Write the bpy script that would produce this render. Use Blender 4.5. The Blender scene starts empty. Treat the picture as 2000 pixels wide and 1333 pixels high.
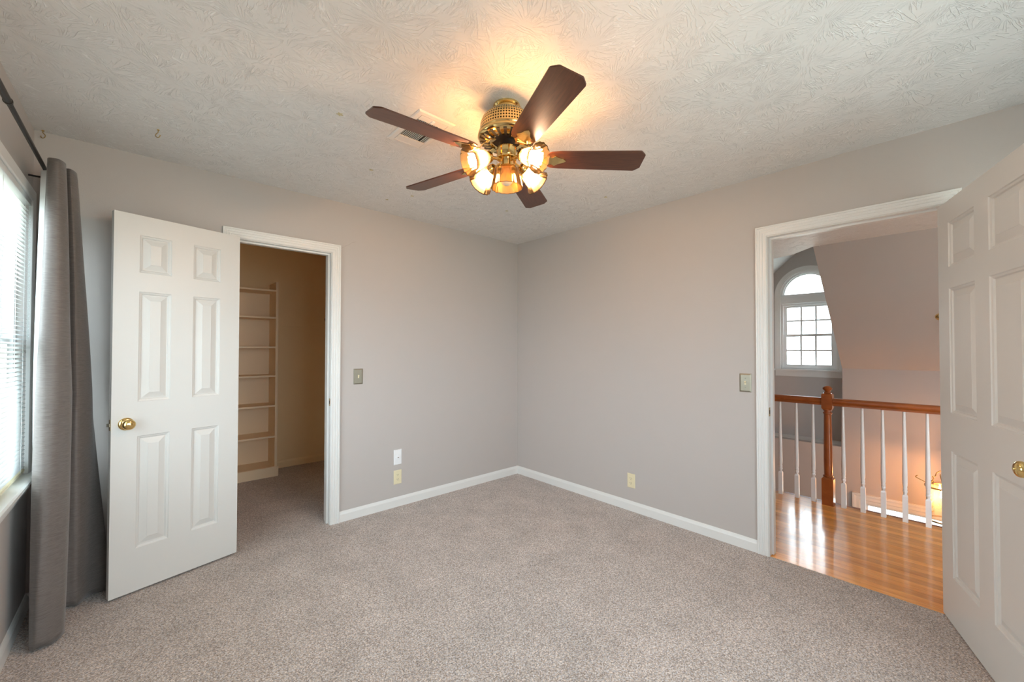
import bpy, bmesh, math, random
from mathutils import Vector, Matrix
random.seed(4)
S = bpy.context.scene
COL = S.collection
PI = math.pi

# ------------------------------------------------------------------ camera
cam_d = bpy.data.cameras.new('camera')
cam = bpy.data.objects.new('camera', cam_d)
COL.objects.link(cam)
cam_d.sensor_fit = 'HORIZONTAL'
cam_d.sensor_width = 36.0
cam_d.lens = 36.0 * 796.72 / 2000.0
cam_d.shift_y = 4.36 / 2000.0
cam_d.clip_start = 0.02
cam_d.clip_end = 200
_r = Vector((0.74129, -0.67118, 0.00109)); _u = Vector((-0.01101, -0.01053, 0.99988)); _f = Vector((0.67109, 0.74122, 0.0152))
cam.matrix_world = Matrix(((_r.x, _u.x, -_f.x, -2.96883), (_r.y, _u.y, -_f.y, -3.1902), (_r.z, _u.z, -_f.z, 1.31359), (0, 0, 0, 1)))
S.camera = cam

# ------------------------------------------------------------------ world, light, exposure
SKY = 9.2
world = bpy.data.worlds.new('world'); S.world = world; world.use_nodes = True
wn = world.node_tree; wn.nodes.clear()
wo = wn.nodes.new('ShaderNodeOutputWorld'); wb = wn.nodes.new('ShaderNodeBackground')
wt = wn.nodes.new('ShaderNodeTexCoord'); ws = wn.nodes.new('ShaderNodeSeparateXYZ'); wr = wn.nodes.new('ShaderNodeValToRGB')
wm = wn.nodes.new('ShaderNodeMath'); wm.operation = 'MULTIPLY_ADD'; wm.inputs[1].default_value = 0.5; wm.inputs[2].default_value = 0.5
wn.links.new(wt.outputs['Generated'], ws.inputs[0]); wn.links.new(ws.outputs[2], wm.inputs[0]); wn.links.new(wm.outputs[0], wr.inputs[0])
wr.color_ramp.elements[0].position = 0.40; wr.color_ramp.elements[0].color = (0.50, 0.50, 0.42, 1)
wr.color_ramp.elements[1].position = 0.52; wr.color_ramp.elements[1].color = (0.79, 0.91, 1.0, 1)
wn.links.new(wr.outputs[0], wb.inputs[0]); wb.inputs[1].default_value = SKY; wn.links.new(wb.outputs[0], wo.inputs[0])

def portal(name, loc, rot, sx, sy):
    l = bpy.data.lights.new(name, 'AREA'); l.shape = 'RECTANGLE'; l.size = sx; l.size_y = sy
    l.cycles.is_portal = True
    o = bpy.data.objects.new(name, l); COL.objects.link(o); o.location = loc; o.rotation_euler = rot
portal('window_portal', (-3.56, -1.05, 1.38), (0, -PI/2, 0), 1.4, 2.0)
portal('window_portal', (-1.70, -3.95, 1.385), (PI/2, 0, 0), 2.5, 1.4)  # portal of the unseen window added behind the camera
portal('window_portal', (4.56, -1.64, 1.78), (0, PI/2, 0), 1.7, 0.8)
portal('window_portal', (4.2, -2.95, -1.65), (0, PI/2, 0), 2.0, 1.3)

S.view_settings.view_transform = 'Standard'
S.view_settings.look = 'None'
S.view_settings.gamma = 1.0
S.view_settings.exposure = 0.07
S.view_settings.use_curve_mapping = False
S.cycles.use_denoising = True
S.cycles.max_bounces = 14
S.cycles.diffuse_bounces = 8
S.cycles.transparent_max_bounces = 24
S.cycles.sample_clamp_indirect = 8.0

# ------------------------------------------------------------------ materials
def nm(name):
    m = bpy.data.materials.new(name); m.use_nodes = True
    nt = m.node_tree; return m, nt, nt.nodes['Principled BSDF']
def N(nt, t, **kw):
    n = nt.nodes.new(t)
    for k, v in kw.items(): setattr(n, k, v)
    return n
def L(nt, a, b): nt.links.new(a, b)
def plain(name, col, rough=0.5, metal=0.0, coat=0.0, bump=0.0, bscale=200.0, sheen=0.0, spec=None, mottle=0.0):
    m, nt, b = nm(name)
    b.inputs['Base Color'].default_value = (*col, 1); b.inputs['Roughness'].default_value = rough; b.inputs['Metallic'].default_value = metal
    b.inputs['Coat Weight'].default_value = coat; b.inputs['Sheen Weight'].default_value = sheen
    if spec is not None: b.inputs['Specular IOR Level'].default_value = spec
    tc = N(nt, 'ShaderNodeTexCoord')
    nz = N(nt, 'ShaderNodeTexNoise'); nz.inputs['Scale'].default_value = bscale; nz.inputs['Detail'].default_value = 3
    L(nt, tc.outputs['Object'], nz.inputs['Vector'])
    if bump:
        bp = N(nt, 'ShaderNodeBump'); bp.inputs['Strength'].default_value = 1.0; bp.inputs['Distance'].default_value = bump
        L(nt, nz.outputs['Fac'], bp.inputs['Height']); L(nt, bp.outputs[0], b.inputs['Normal'])
    if mottle:
        n2 = N(nt, 'ShaderNodeTexNoise'); n2.inputs['Scale'].default_value = 6
        L(nt, tc.outputs['Object'], n2.inputs['Vector'])
        mr = N(nt, 'ShaderNodeMapRange'); mr.inputs[3].default_value = 1 - mottle; mr.inputs[4].default_value = 1 + mottle
        L(nt, n2.outputs['Fac'], mr.inputs[0])
        mx = N(nt, 'ShaderNodeMix', data_type='RGBA', blend_type='MULTIPLY'); mx.inputs['Factor'].default_value = 1
        mx.inputs['A'].default_value = (*col, 1); L(nt, mr.outputs[0], mx.inputs['B']); L(nt, mx.outputs['Result'], b.inputs['Base Color'])
    return m

M = {}
M['wall'] = plain('greige wall paint', (0.50, 0.465, 0.445), 0.65, bump=0.0004, bscale=320, mottle=0.01)
M['closet'] = plain('cream closet paint', (0.87, 0.67, 0.41), 0.6, bump=0.0004, bscale=320)
M['shelfpaint'] = plain('cream painted shelving', (0.87, 0.70, 0.49), 0.5, bump=0.0002, bscale=150)
M['trim'] = plain('white trim paint', (0.76, 0.76, 0.745), 0.32, bump=0.0001, bscale=90)
M['door'] = plain('white door paint', (0.67, 0.66, 0.635), 0.38, bump=0.00025, bscale=260)
M['vinyl'] = plain('white window vinyl', (0.82, 0.83, 0.83), 0.35, bump=0.0001)
M['slat'] = plain('white aluminium slats', (0.70, 0.72, 0.72), 0.45)
M['brass'] = plain('polished brass', (0.83, 0.60, 0.25), 0.13, metal=1.0, bump=0.0001, bscale=60)
M['dbrass'] = plain('aged brass', (0.42, 0.29, 0.12), 0.3, metal=1.0)
M['steel'] = plain('steel latch', (0.35, 0.33, 0.30), 0.3, metal=1.0)
M['nickel'] = plain('antique nickel plate', (0.30, 0.275, 0.215), 0.34, metal=0.55)
M['black'] = plain('black metal', (0.025, 0.022, 0.02), 0.42, metal=0.3)
M['dark'] = plain('dark opening', (0.015, 0.012, 0.01), 0.7)  # near-black colour stands in for the shade inside openings
M['ivory'] = plain('ivory plastic', (0.78, 0.70, 0.48), 0.4)
M['white'] = plain('white plastic', (0.85, 0.86, 0.88), 0.4)
M['star'] = plain('pale glow plastic', (0.62, 0.55, 0.33), 0.5)
M['crack'] = plain('hairline crack', (0.30, 0.26, 0.24), 0.8)
M['ventmetal'] = plain('vent enamel', (0.74, 0.71, 0.68), 0.4)
M['lining'] = plain('white curtain lining', (0.82, 0.84, 0.84), 0.8, bump=0.0003, bscale=600)
M['balwhite'] = plain('white baluster paint', (0.78, 0.765, 0.75), 0.35)
M['foyerfloor'] = plain('foyer tile', (0.42, 0.33, 0.24), 0.3)

def ceiling_mat():
    m, nt, b = nm('stomped texture ceiling')
    b.inputs['Base Color'].default_value = (0.70, 0.675, 0.65, 1); b.inputs['Roughness'].default_value = 0.55
    tc = N(nt, 'ShaderNodeTexCoord'); hs = []
    for k, (sc, off) in enumerate(((4.4, 0.0), (5.2, 7.3))):
        mp = N(nt, 'ShaderNodeMapping'); mp.inputs['Location'].default_value = (off, off * 1.7, 0); mp.inputs['Rotation'].default_value = (0, 0, off)
        L(nt, tc.outputs['Object'], mp.inputs[0])
        wz = N(nt, 'ShaderNodeTexNoise'); wz.inputs['Scale'].default_value = 7; wz.inputs['Detail'].default_value = 2
        L(nt, mp.outputs[0], wz.inputs['Vector'])
        wv = N(nt, 'ShaderNodeVectorMath', operation='MULTIPLY_ADD'); wv.inputs[1].default_value = (0.05, 0.05, 0); L(nt, wz.outputs['Color'], wv.inputs[0]); L(nt, mp.outputs[0], wv.inputs[2])
        vo = N(nt, 'ShaderNodeTexVoronoi', voronoi_dimensions='2D'); vo.inputs['Scale'].default_value = sc
        L(nt, wv.outputs[0], vo.inputs['Vector'])
        # vector from the burst centre (Position is in scaled space divided back)
        d = N(nt, 'ShaderNodeVectorMath', operation='SUBTRACT'); L(nt, wv.outputs[0], d.inputs[0]); L(nt, vo.outputs['Position'], d.inputs[1])
        fl = N(nt, 'ShaderNodeVectorMath', operation='MULTIPLY'); fl.inputs[1].default_value = (1, 1, 0); L(nt, d.outputs[0], fl.inputs[0])
        nr = N(nt, 'ShaderNodeVectorMath', operation='NORMALIZE'); L(nt, fl.outputs[0], nr.inputs[0])
        sc2 = N(nt, 'ShaderNodeVectorMath', operation='SCALE'); sc2.inputs['Scale'].default_value = 5.2; L(nt, nr.outputs[0], sc2.inputs[0])
        sx = N(nt, 'ShaderNodeSeparateXYZ'); L(nt, sc2.outputs[0], sx.inputs[0])
        cs = N(nt, 'ShaderNodeSeparateColor'); L(nt, vo.outputs['Color'], cs.inputs[0])
        zz = N(nt, 'ShaderNodeMath', operation='MULTIPLY_ADD'); zz.inputs[1].default_value = 40; L(nt, cs.outputs[0], zz.inputs[0])
        rr = N(nt, 'ShaderNodeMath', operation='MULTIPLY'); rr.inputs[1].default_value = 1.1; L(nt, vo.outputs['Distance'], rr.inputs[0]); L(nt, rr.outputs[0], zz.inputs[2])
        cb = N(nt, 'ShaderNodeCombineXYZ'); L(nt, sx.outputs[0], cb.inputs[0]); L(nt, sx.outputs[1], cb.inputs[1]); L(nt, zz.outputs[0], cb.inputs[2])
        nz = N(nt, 'ShaderNodeTexNoise'); nz.inputs['Scale'].default_value = 1.15; nz.inputs['Detail'].default_value = 2.5; nz.inputs['Roughness'].default_value = 0.55
        L(nt, cb.outputs[0], nz.inputs['Vector'])
        # ridge = 1 - |2n - 1| * k
        a = N(nt, 'ShaderNodeMath', operation='SUBTRACT'); a.inputs[1].default_value = 0.5; L(nt, nz.outputs['Fac'], a.inputs[0])
        ab = N(nt, 'ShaderNodeMath', operation='ABSOLUTE'); L(nt, a.outputs[0], ab.inputs[0])
        mr = N(nt, 'ShaderNodeMapRange', interpolation_type='SMOOTHSTEP'); mr.inputs[1].default_value = 0.0; mr.inputs[2].default_value = 0.034; mr.inputs[3].default_value = 1; mr.inputs[4].default_value = 0; L(nt, ab.outputs[0], mr.inputs[0])
        fd = N(nt, 'ShaderNodeMapRange', interpolation_type='SMOOTHSTEP'); fd.inputs[1].default_value = 0.08; fd.inputs[2].default_value = 0.28; L(nt, vo.outputs['Distance'], fd.inputs[0])
        pr = N(nt, 'ShaderNodeMath', operation='MULTIPLY'); L(nt, mr.outputs[0], pr.inputs[0]); L(nt, fd.outputs[0], pr.inputs[1])
        bz = N(nt, 'ShaderNodeTexNoise'); bz.inputs['Scale'].default_value = 17; L(nt, mp.outputs[0], bz.inputs['Vector'])
        bm_ = N(nt, 'ShaderNodeMapRange'); bm_.inputs[1].default_value = 0.38; bm_.inputs[2].default_value = 0.55; L(nt, bz.outputs['Fac'], bm_.inputs[0])
        p2 = N(nt, 'ShaderNodeMath', operation='MULTIPLY'); L(nt, pr.outputs[0], p2.inputs[0]); L(nt, bm_.outputs[0], p2.inputs[1])
        hs.append(p2.outputs[0])
    mx = N(nt, 'ShaderNodeMath', operation='MAXIMUM'); L(nt, hs[0], mx.inputs[0]); L(nt, hs[1], mx.inputs[1])
    bp = N(nt, 'ShaderNodeBump'); bp.inputs['Strength'].default_value = 1.0; bp.inputs['Distance'].default_value = 0.0016
    L(nt, mx.outputs[0], bp.inputs['Height']); L(nt, bp.outputs[0], b.inputs['Normal'])
    mc = N(nt, 'ShaderNodeMix', data_type='RGBA'); mc.inputs['A'].default_value = (0.745, 0.73, 0.715, 1); mc.inputs['B'].default_value = (0.86, 0.85, 0.84, 1)  # ridges coloured lighter, painting in highlights of grazing window light
    L(nt, mx.outputs[0], mc.inputs['Factor']); L(nt, mc.outputs['Result'], b.inputs['Base Color'])
    return m
M['ceiling'] = ceiling_mat()

def carpet_mat():
    m, nt, b = nm('speckled beige carpet')
    b.inputs['Roughness'].default_value = 0.95; b.inputs['Sheen Weight'].default_value = 0.25; b.inputs['Specular IOR Level'].default_value = 0.1
    tc = N(nt, 'ShaderNodeTexCoord')
    n1 = N(nt, 'ShaderNodeTexNoise'); n1.inputs['Scale'].default_value = 150; n1.inputs['Detail'].default_value = 3; n1.inputs['Roughness'].default_value = 0.7
    n2 = N(nt, 'ShaderNodeTexNoise'); n2.inputs['Scale'].default_value = 5; n2.inputs['Detail'].default_value = 4
    n3 = N(nt, 'ShaderNodeTexNoise'); n3.inputs['Scale'].default_value = 110; n3.inputs['Detail'].default_value = 1
    for n in (n1, n2, n3): L(nt, tc.outputs['Object'], n.inputs['Vector'])
    cr = N(nt, 'ShaderNodeValToRGB'); e = cr.color_ramp.elements
    e[0].position = 0.27; e[0].color = (0.17, 0.13, 0.105, 1); e[1].position = 0.74; e[1].color = (0.76, 0.71, 0.67, 1)
    k = e.new(0.50); k.color = (0.42, 0.365, 0.33, 1)
    vv = N(nt, 'ShaderNodeTexVoronoi'); vv.inputs['Scale'].default_value = 230; L(nt, tc.outputs['Object'], vv.inputs['Vector'])
    vs_ = N(nt, 'ShaderNodeSeparateColor'); L(nt, vv.outputs['Color'], vs_.inputs[0])
    mf = N(nt, 'ShaderNodeMix', data_type='FLOAT'); mf.inputs['Factor'].default_value = 0.30; L(nt, n1.outputs['Fac'], mf.inputs['A']); L(nt, vs_.outputs[0], mf.inputs['B'])
    L(nt, mf.outputs['Result'], cr.inputs[0])
    c2 = N(nt, 'ShaderNodeValToRGB'); c2.color_ramp.elements[0].position = 0.4; c2.color_ramp.elements[0].color = (1.08, 1.0, 0.93, 1); c2.color_ramp.elements[1].position = 0.62; c2.color_ramp.elements[1].color = (0.94, 0.97, 1.04, 1)
    L(nt, n3.outputs['Fac'], c2.inputs[0])
    m1 = N(nt, 'ShaderNodeMix', data_type='RGBA', blend_type='MULTIPLY'); m1.inputs['Factor'].default_value = 1; L(nt, cr.outputs[0], m1.inputs['A']); L(nt, c2.outputs[0], m1.inputs['B'])
    mr = N(nt, 'ShaderNodeMapRange'); mr.inputs[1].default_value = 0.3; mr.inputs[2].default_value = 0.7; mr.inputs[3].default_value = 0.90; mr.inputs[4].default_value = 1.10; L(nt, n2.outputs['Fac'], mr.inputs[0])
    m2 = N(nt, 'ShaderNodeMix', data_type='RGBA', blend_type='MULTIPLY'); m2.inputs['Factor'].default_value = 1; L(nt, m1.outputs['Result'], m2.inputs['A']); L(nt, mr.outputs[0], m2.inputs['B'])
    L(nt, m2.outputs['Result'], b.inputs['Base Color'])
    bp = N(nt, 'ShaderNodeBump'); bp.inputs['Strength'].default_value = 0.5; bp.inputs['Distance'].default_value = 0.003; L(nt, mf.outputs['Result'], bp.inputs['Height']); L(nt, bp.outputs[0], b.inputs['Normal'])
    return m
M['carpet'] = carpet_mat()

def wood(name, c1, c2, scale=(1, 1, 1), rough=0.25, coat=0.0, plank=None):
    m, nt, b = nm(name)
    tc = N(nt, 'ShaderNodeTexCoord'); mp = N(nt, 'ShaderNodeMapping'); mp.inputs['Scale'].default_value = scale; L(nt, tc.outputs['Object'], mp.inputs[0])
    nz = N(nt, 'ShaderNodeTexNoise'); nz.inputs['Scale'].default_value = 9; nz.inputs['Detail'].default_value = 6; nz.inputs['Distortion'].default_value = 0.6; L(nt, mp.outputs[0], nz.inputs['Vector'])
    cr = N(nt, 'ShaderNodeValToRGB'); cr.color_ramp.elements[0].position = 0.3; cr.color_ramp.elements[0].color = (*c1, 1); cr.color_ramp.elements[1].position = 0.7; cr.color_ramp.elements[1].color = (*c2, 1)
    L(nt, nz.outputs['Fac'], cr.inputs[0]); out = cr.outputs[0]
    b.inputs['Roughness'].default_value = rough; b.inputs['Coat Weight'].default_value = coat; b.inputs['Coat Roughness'].default_value = 0.08
    if plank:
        rot = N(nt, 'ShaderNodeMapping'); rot.inputs['Rotation'].default_value = (0, 0, PI / 2); L(nt, tc.outputs['Object'], rot.inputs[0])
        br = N(nt, 'ShaderNodeTexBrick'); br.inputs['Scale'].default_value = 1.0; br.inputs['Brick Width'].default_value = 2.3; br.inputs['Row Height'].default_value = plank; br.inputs['Mortar Size'].default_value = 0.0007
        br.offset = 0.37; br.inputs['Color1'].default_value = (1.18, 1.12, 1.0, 1); br.inputs['Color2'].default_value = (0.76, 0.70, 0.66, 1); br.inputs['Mortar'].default_value = (0.35, 0.28, 0.25, 1)
        L(nt, rot.outputs[0], br.inputs['Vector'])
        mx = N(nt, 'ShaderNodeMix', data_type='RGBA', blend_type='MULTIPLY'); mx.inputs['Factor'].default_value = 1; L(nt, out, mx.inputs['A']); L(nt, br.outputs['Color'], mx.inputs['B']); out = mx.outputs['Result']
        bp = N(nt, 'ShaderNodeBump'); bp.inputs['Strength'].default_value = 0.12; bp.inputs['Distance'].default_value = 0.001; bp.invert = True; L(nt, br.outputs['Fac'], bp.inputs['Height']); L(nt, bp.outputs[0], b.inputs['Normal'])
    L(nt, out, b.inputs['Base Color'])
    return m
M['oak'] = wood('honey oak strip floor', (0.74, 0.29, 0.065), (0.95, 0.47, 0.14), (6, 0.7, 6), 0.22, 0.45, plank=0.057)
M['rail'] = wood('red brown stained wood', (0.22, 0.05, 0.010), (0.36, 0.095, 0.02), (8, 1, 1.2), 0.28, 0.3)
M['blade'] = wood('cherry veneer blade', (0.060, 0.018, 0.008), (0.105, 0.034, 0.014), (1.5, 14, 3), 0.36, 0.12)
M['rodwood'] = wood('brown closet pole wood', (0.30, 0.13, 0.06), (0.42, 0.20, 0.10), (3, 1, 3), 0.45)
M['finial'] = wood('amber pull finial', (0.50, 0.18, 0.04), (0.6, 0.25, 0.06), (1, 1, 1), 0.3)

def fabric_mat():
    m, nt, b = nm('charcoal slub satin')
    tc = N(nt, 'ShaderNodeTexCoord'); mp = N(nt, 'ShaderNodeMapping'); mp.inputs['Scale'].default_value = (28, 28, 420); L(nt, tc.outputs['Object'], mp.inputs[0])
    nz = N(nt, 'ShaderNodeTexNoise'); nz.inputs['Scale'].default_value = 1.0; nz.inputs['Detail'].default_value = 4; nz.inputs['Roughness'].default_value = 0.7; L(nt, mp.outputs[0], nz.inputs['Vector'])
    cr = N(nt, 'ShaderNodeValToRGB'); cr.color_ramp.elements[0].position = 0.3; cr.color_ramp.elements[0].color = (0.112, 0.094, 0.084, 1); cr.color_ramp.elements[1].position = 0.72; cr.color_ramp.elements[1].color = (0.20, 0.176, 0.163, 1)
    L(nt, nz.outputs['Fac'], cr.inputs[0]); L(nt, cr.outputs[0], b.inputs['Base Color'])
    b.inputs['Roughness'].default_value = 0.48; b.inputs['Metallic'].default_value = 0.15; b.inputs['Sheen Weight'].default_value = 0.2
    bp = N(nt, 'ShaderNodeBump'); bp.inputs['Strength'].default_value = 0.5; bp.inputs['Distance'].default_value = 0.0012; L(nt, nz.outputs['Fac'], bp.inputs['Height']); L(nt, bp.outputs[0], b.inputs['Normal'])
    return m
M['fabric'] = fabric_mat()

def glass_mat():
    m, nt, b = nm('clear window glass'); nt.nodes.remove(b)
    o = nt.nodes['Material Output']; t = N(nt, 'ShaderNodeBsdfTransparent'); g = N(nt, 'ShaderNodeBsdfGlossy'); g.inputs['Roughness'].default_value = 0.02
    t.inputs[0].default_value = (0.97, 0.99, 0.985, 1)
    f = N(nt, 'ShaderNodeLayerWeight'); f.inputs[0].default_value = 0.25; mm = N(nt, 'ShaderNodeMath', operation='MULTIPLY'); mm.inputs[1].default_value = 0.25; L(nt, f.outputs['Fresnel'], mm.inputs[0])
    mx = N(nt, 'ShaderNodeMixShader'); L(nt, mm.outputs[0], mx.inputs[0]); L(nt, t.outputs[0], mx.inputs[1]); L(nt, g.outputs[0], mx.inputs[2]); L(nt, mx.outputs[0], o.inputs[0])
    return m
M['glass'] = glass_mat()
def shade_mat(name, tcol, dcol, wt, wd):
    m, nt, b = nm(name); nt.nodes.remove(b)
    o = nt.nodes['Material Output']
    t = N(nt, 'ShaderNodeBsdfTransparent'); t.inputs[0].default_value = (*tcol, 1)
    d = N(nt, 'ShaderNodeBsdfTranslucent'); d.inputs[0].default_value = (*dcol, 1)
    g = N(nt, 'ShaderNodeBsdfGlossy'); g.inputs['Roughness'].default_value = 0.08; g.inputs[0].default_value = (1, 0.95, 0.85, 1)
    m1 = N(nt, 'ShaderNodeMixShader'); m1.inputs[0].default_value = wd; L(nt, t.outputs[0], m1.inputs[1]); L(nt, d.outputs[0], m1.inputs[2])
    f = N(nt, 'ShaderNodeLayerWeight'); f.inputs[0].default_value = 0.35
    m2 = N(nt, 'ShaderNodeMixShader'); L(nt, f.outputs['Fresnel'], m2.inputs[0]); L(nt, m1.outputs[0], m2.inputs[1]); L(nt, g.outputs[0], m2.inputs[2])
    L(nt, m2.outputs[0], o.inputs[0]); return m
M['shade'] = shade_mat('amber tinted fluted glass', (0.97, 0.84, 0.62), (1.0, 0.74, 0.40), 0.4, 0.20)
M['lglass'] = shade_mat('lantern glass', (0.97, 0.92, 0.8), (1.0, 0.85, 0.6), 0.7, 0.12)
def emit(name, col, s):
    m, nt, b = nm(name); nt.nodes.remove(b); e = N(nt, 'ShaderNodeEmission'); e.inputs[0].default_value = (*col, 1); e.inputs[1].default_value = s
    L(nt, e.outputs[0], nt.nodes['Material Output'].inputs[0]); return m
M['bulb'] = emit('lit bulb', (1.0, 0.63, 0.375), 370.0)
M['lbulb'] = emit('lit candle bulb', (1.0, 0.43, 0.16), 1050.0)
M['deadbulb'] = plain('frosted bulb', (0.85, 0.75, 0.6), 0.5)

def mesh_brass():
    m, nt, b = nm('pierced brass band')
    tc = N(nt, 'ShaderNodeTexCoord'); sp = N(nt, 'ShaderNodeSeparateXYZ'); L(nt, tc.outputs['Object'], sp.inputs[0])
    at = N(nt, 'ShaderNodeMath', operation='ARCTAN2'); L(nt, sp.outputs[1], at.inputs[0]); L(nt, sp.outputs[0], at.inputs[1])
    a = N(nt, 'ShaderNodeMath', operation='MULTIPLY'); a.inputs[1].default_value = 32.0; L(nt, at.outputs[0], a.inputs[0])
    z = N(nt, 'ShaderNodeMath', operation='MULTIPLY'); z.inputs[1].default_value = 240.0; L(nt, sp.outputs[2], z.inputs[0])
    def sn(op):
        s = N(nt, 'ShaderNodeMath', operation=op); L(nt, a.outputs[0], s.inputs[0]); L(nt, z.outputs[0], s.inputs[1])
        q = N(nt, 'ShaderNodeMath', operation='SINE'); L(nt, s.outputs[0], q.inputs[0]); return q
    s1, s2 = sn('ADD'), sn('SUBTRACT')
    p = N(nt, 'ShaderNodeMath', operation='MULTIPLY'); L(nt, s1.outputs[0], p.inputs[0]); L(nt, s2.outputs[0], p.inputs[1])
    g = N(nt, 'ShaderNodeMath', operation='GREATER_THAN'); g.inputs[1].default_value = 0.28; L(nt, p.outputs[0], g.inputs[0])
    mx = N(nt, 'ShaderNodeMix', data_type='RGBA'); mx.inputs['A'].default_value = (0.83, 0.62, 0.28, 1); mx.inputs['B'].default_value = (0.03, 0.02, 0.01, 1)
    L(nt, g.outputs[0], mx.inputs['Factor']); L(nt, mx.outputs['Result'], b.inputs['Base Color']); b.inputs['Metallic'].default_value = 1; b.inputs['Roughness'].default_value = 0.28
    return m
M['band'] = mesh_brass()

# ------------------------------------------------------------------ object helpers
def obj(name, bm, mat, parent=None, label=None, cat=None, group=None, kind=None, smooth=False, bevel=0.0, recalc=True):
    if recalc: bmesh.ops.recalc_face_normals(bm, faces=bm.faces)
    me = bpy.data.meshes.new(name); bm.to_mesh(me); bm.free()
    me.materials.append(mat)
    if smooth:
        for p in me.polygons: p.use_smooth = True
        me.set_sharp_from_angle(angle=math.radians(38))
    o = bpy.data.objects.new(name, me); COL.objects.link(o)
    if parent is not None:
        o.parent = parent
        o.matrix_parent_inverse = WM[parent.name].inverted()
        WM[o.name] = WM[parent.name] @ WM[parent.name].inverted()
    else:
        WM[o.name] = Matrix.Identity(4)
    if bevel:
        bv = o.modifiers.new('bevel', 'BEVEL'); bv.width = bevel; bv.segments = 2; bv.limit_method = 'ANGLE'
    tag(o, label, cat, group, kind)
    return o
WM = {}
def tag(o, label=None, cat=None, group=None, kind=None):
    if label: o['label'] = label
    if cat: o['category'] = cat
    if group: o['group'] = group
    if kind: o['kind'] = kind
def thing(name, loc, label=None, cat=None, group=None, kind=None):
    o = bpy.data.objects.new(name, None); o.empty_display_size = 0.05; COL.objects.link(o); o.location = loc
    WM[o.name] = Matrix.Translation(loc)
    tag(o, label, cat, group, kind); return o
def B(): return bmesh.new()
def box(bm, x0, x1, y0, y1, z0, z1, mt=None):
    vs = [bm.verts.new((x, y, z)) for x in (x0, x1) for y in (y0, y1) for z in (z0, z1)]
    if mt is not None:
        for v in vs: v.co = mt @ v.co
    for f in ((0, 1, 3, 2), (4, 6, 7, 5), (0, 4, 5, 1), (2, 3, 7, 6), (0, 2, 6, 4), (1, 5, 7, 3)): bm.faces.new([vs[i] for i in f])
    return vs
def prism(bm, poly, d, mt=None):
    """poly: list of 3-D points (planar), d: extrusion vector."""
    d = Vector(d); a = [Vector(p) for p in poly]; b_ = [p + d for p in a]
    if mt is not None: a = [mt @ p for p in a]; b_ = [mt @ p for p in b_]
    va = [bm.verts.new(p) for p in a]; vb = [bm.verts.new(p) for p in b_]
    bm.faces.new(va); bm.faces.new(list(reversed(vb)))
    n = len(va)
    for i in range(n): bm.faces.new([va[i], vb[i], vb[(i + 1) % n], va[(i + 1) % n]])
def lathe(bm, prof, seg=32, mt=None, cap0=False, cap1=False, mod=None):
    rings = []
    for k, (r, z) in enumerate(prof):
        ring = []
        for i in range(seg):
            t = 2 * PI * i / seg; rr, zz = r, z
            if mod: rr, zz = mod(k, t, r, z)
            p = Vector((rr * math.cos(t), rr * math.sin(t), zz))
            if mt is not None: p = mt @ p
            ring.append(bm.verts.new(p))
        rings.append(ring)
    for k in range(len(rings) - 1):
        for i in range(seg):
            j = (i + 1) % seg
            bm.faces.new([rings[k][i], rings[k][j], rings[k + 1][j], rings[k + 1][i]])
    if cap0: bm.faces.new(list(reversed(rings[0])))
    if cap1: bm.faces.new(rings[-1])
def tube(bm, pts, r, seg=10, caps=True, rs=None):
    pts = [Vector(p) for p in pts]; n = len(pts); rings = []
    up = Vector((0, 0, 1)); prev = None
    for i, p in enumerate(pts):
        t = (pts[min(i + 1, n - 1)] - pts[max(i - 1, 0)]).normalized()
        if prev is None:
            a = t.cross(up) if abs(t.dot(up)) < 0.95 else t.cross(Vector((1, 0, 0)))
        else:
            a = prev - t * prev.dot(t)
        a.normalize(); prev = a; c = t.cross(a)
        rad = rs[i] if rs else r
        rings.append([bm.verts.new(p + (a * math.cos(2 * PI * k / seg) + c * math.sin(2 * PI * k / seg)) * rad) for k in range(seg)])
    for i in range(n - 1):
        for k in range(seg):
            j = (k + 1) % seg; bm.faces.new([rings[i][k], rings[i][j], rings[i + 1][j], rings[i + 1][k]])
    if caps: bm.faces.new(list(reversed(rings[0]))); bm.faces.new(rings[-1])
def ball(bm, c, r, seg=16, rings=10, sz=1.0):
    bmesh.ops.create_uvsphere(bm, u_segments=seg, v_segments=rings, radius=r, matrix=Matrix.Translation(c) @ Matrix.Diagonal((1, 1, sz, 1)))
def axis_to(loc, d):
    """matrix whose +z points along d, at loc"""
    return Matrix.Translation(loc) @ Vector(d).normalized().to_track_quat('Z', 'Y').to_matrix().to_4x4()

# ------------------------------------------------------------------ dimensions
H = 2.44; WX = -3.394; FY = -3.75
CD = dict(x0=-2.535, x1=-1.915, zt=2.045)          # closet opening in the back wall (x)
HD = dict(y0=-3.135, y1=-2.350, zt=2.045)          # hall opening in the right wall (y)
W1 = dict(y0=-2.0, y1=-0.10, z0=0.70, z1=2.05)     # left window
W2 = dict(x0=-2.90, x1=-0.50, z0=0.72, z1=2.05)    # unseen window, added behind the camera for light
TK = 0.115

def wall_with_hole(bm, axis, a0, a1, t0, t1, z0, z1, holes):
    """axis 'x': wall runs along x, thickness t in y.  holes: (u0,u1,v0,v1) non overlapping in u."""
    def bx(u0, u1, v0, v1):
        if u1 - u0 < 1e-5 or v1 - v0 < 1e-5: return
        if axis == 'x': box(bm, u0, u1, t0, t1, v0, v1)
        else: box(bm, t0, t1, u0, u1, v0, v1)
    u = a0
    for h in sorted(holes):
        bx(u, h[0], z0, z1); bx(h[0], h[1], z0, h[2]); bx(h[0], h[1], h[3], z1); u = h[1]
    bx(u, a1, z0, z1)

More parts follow.
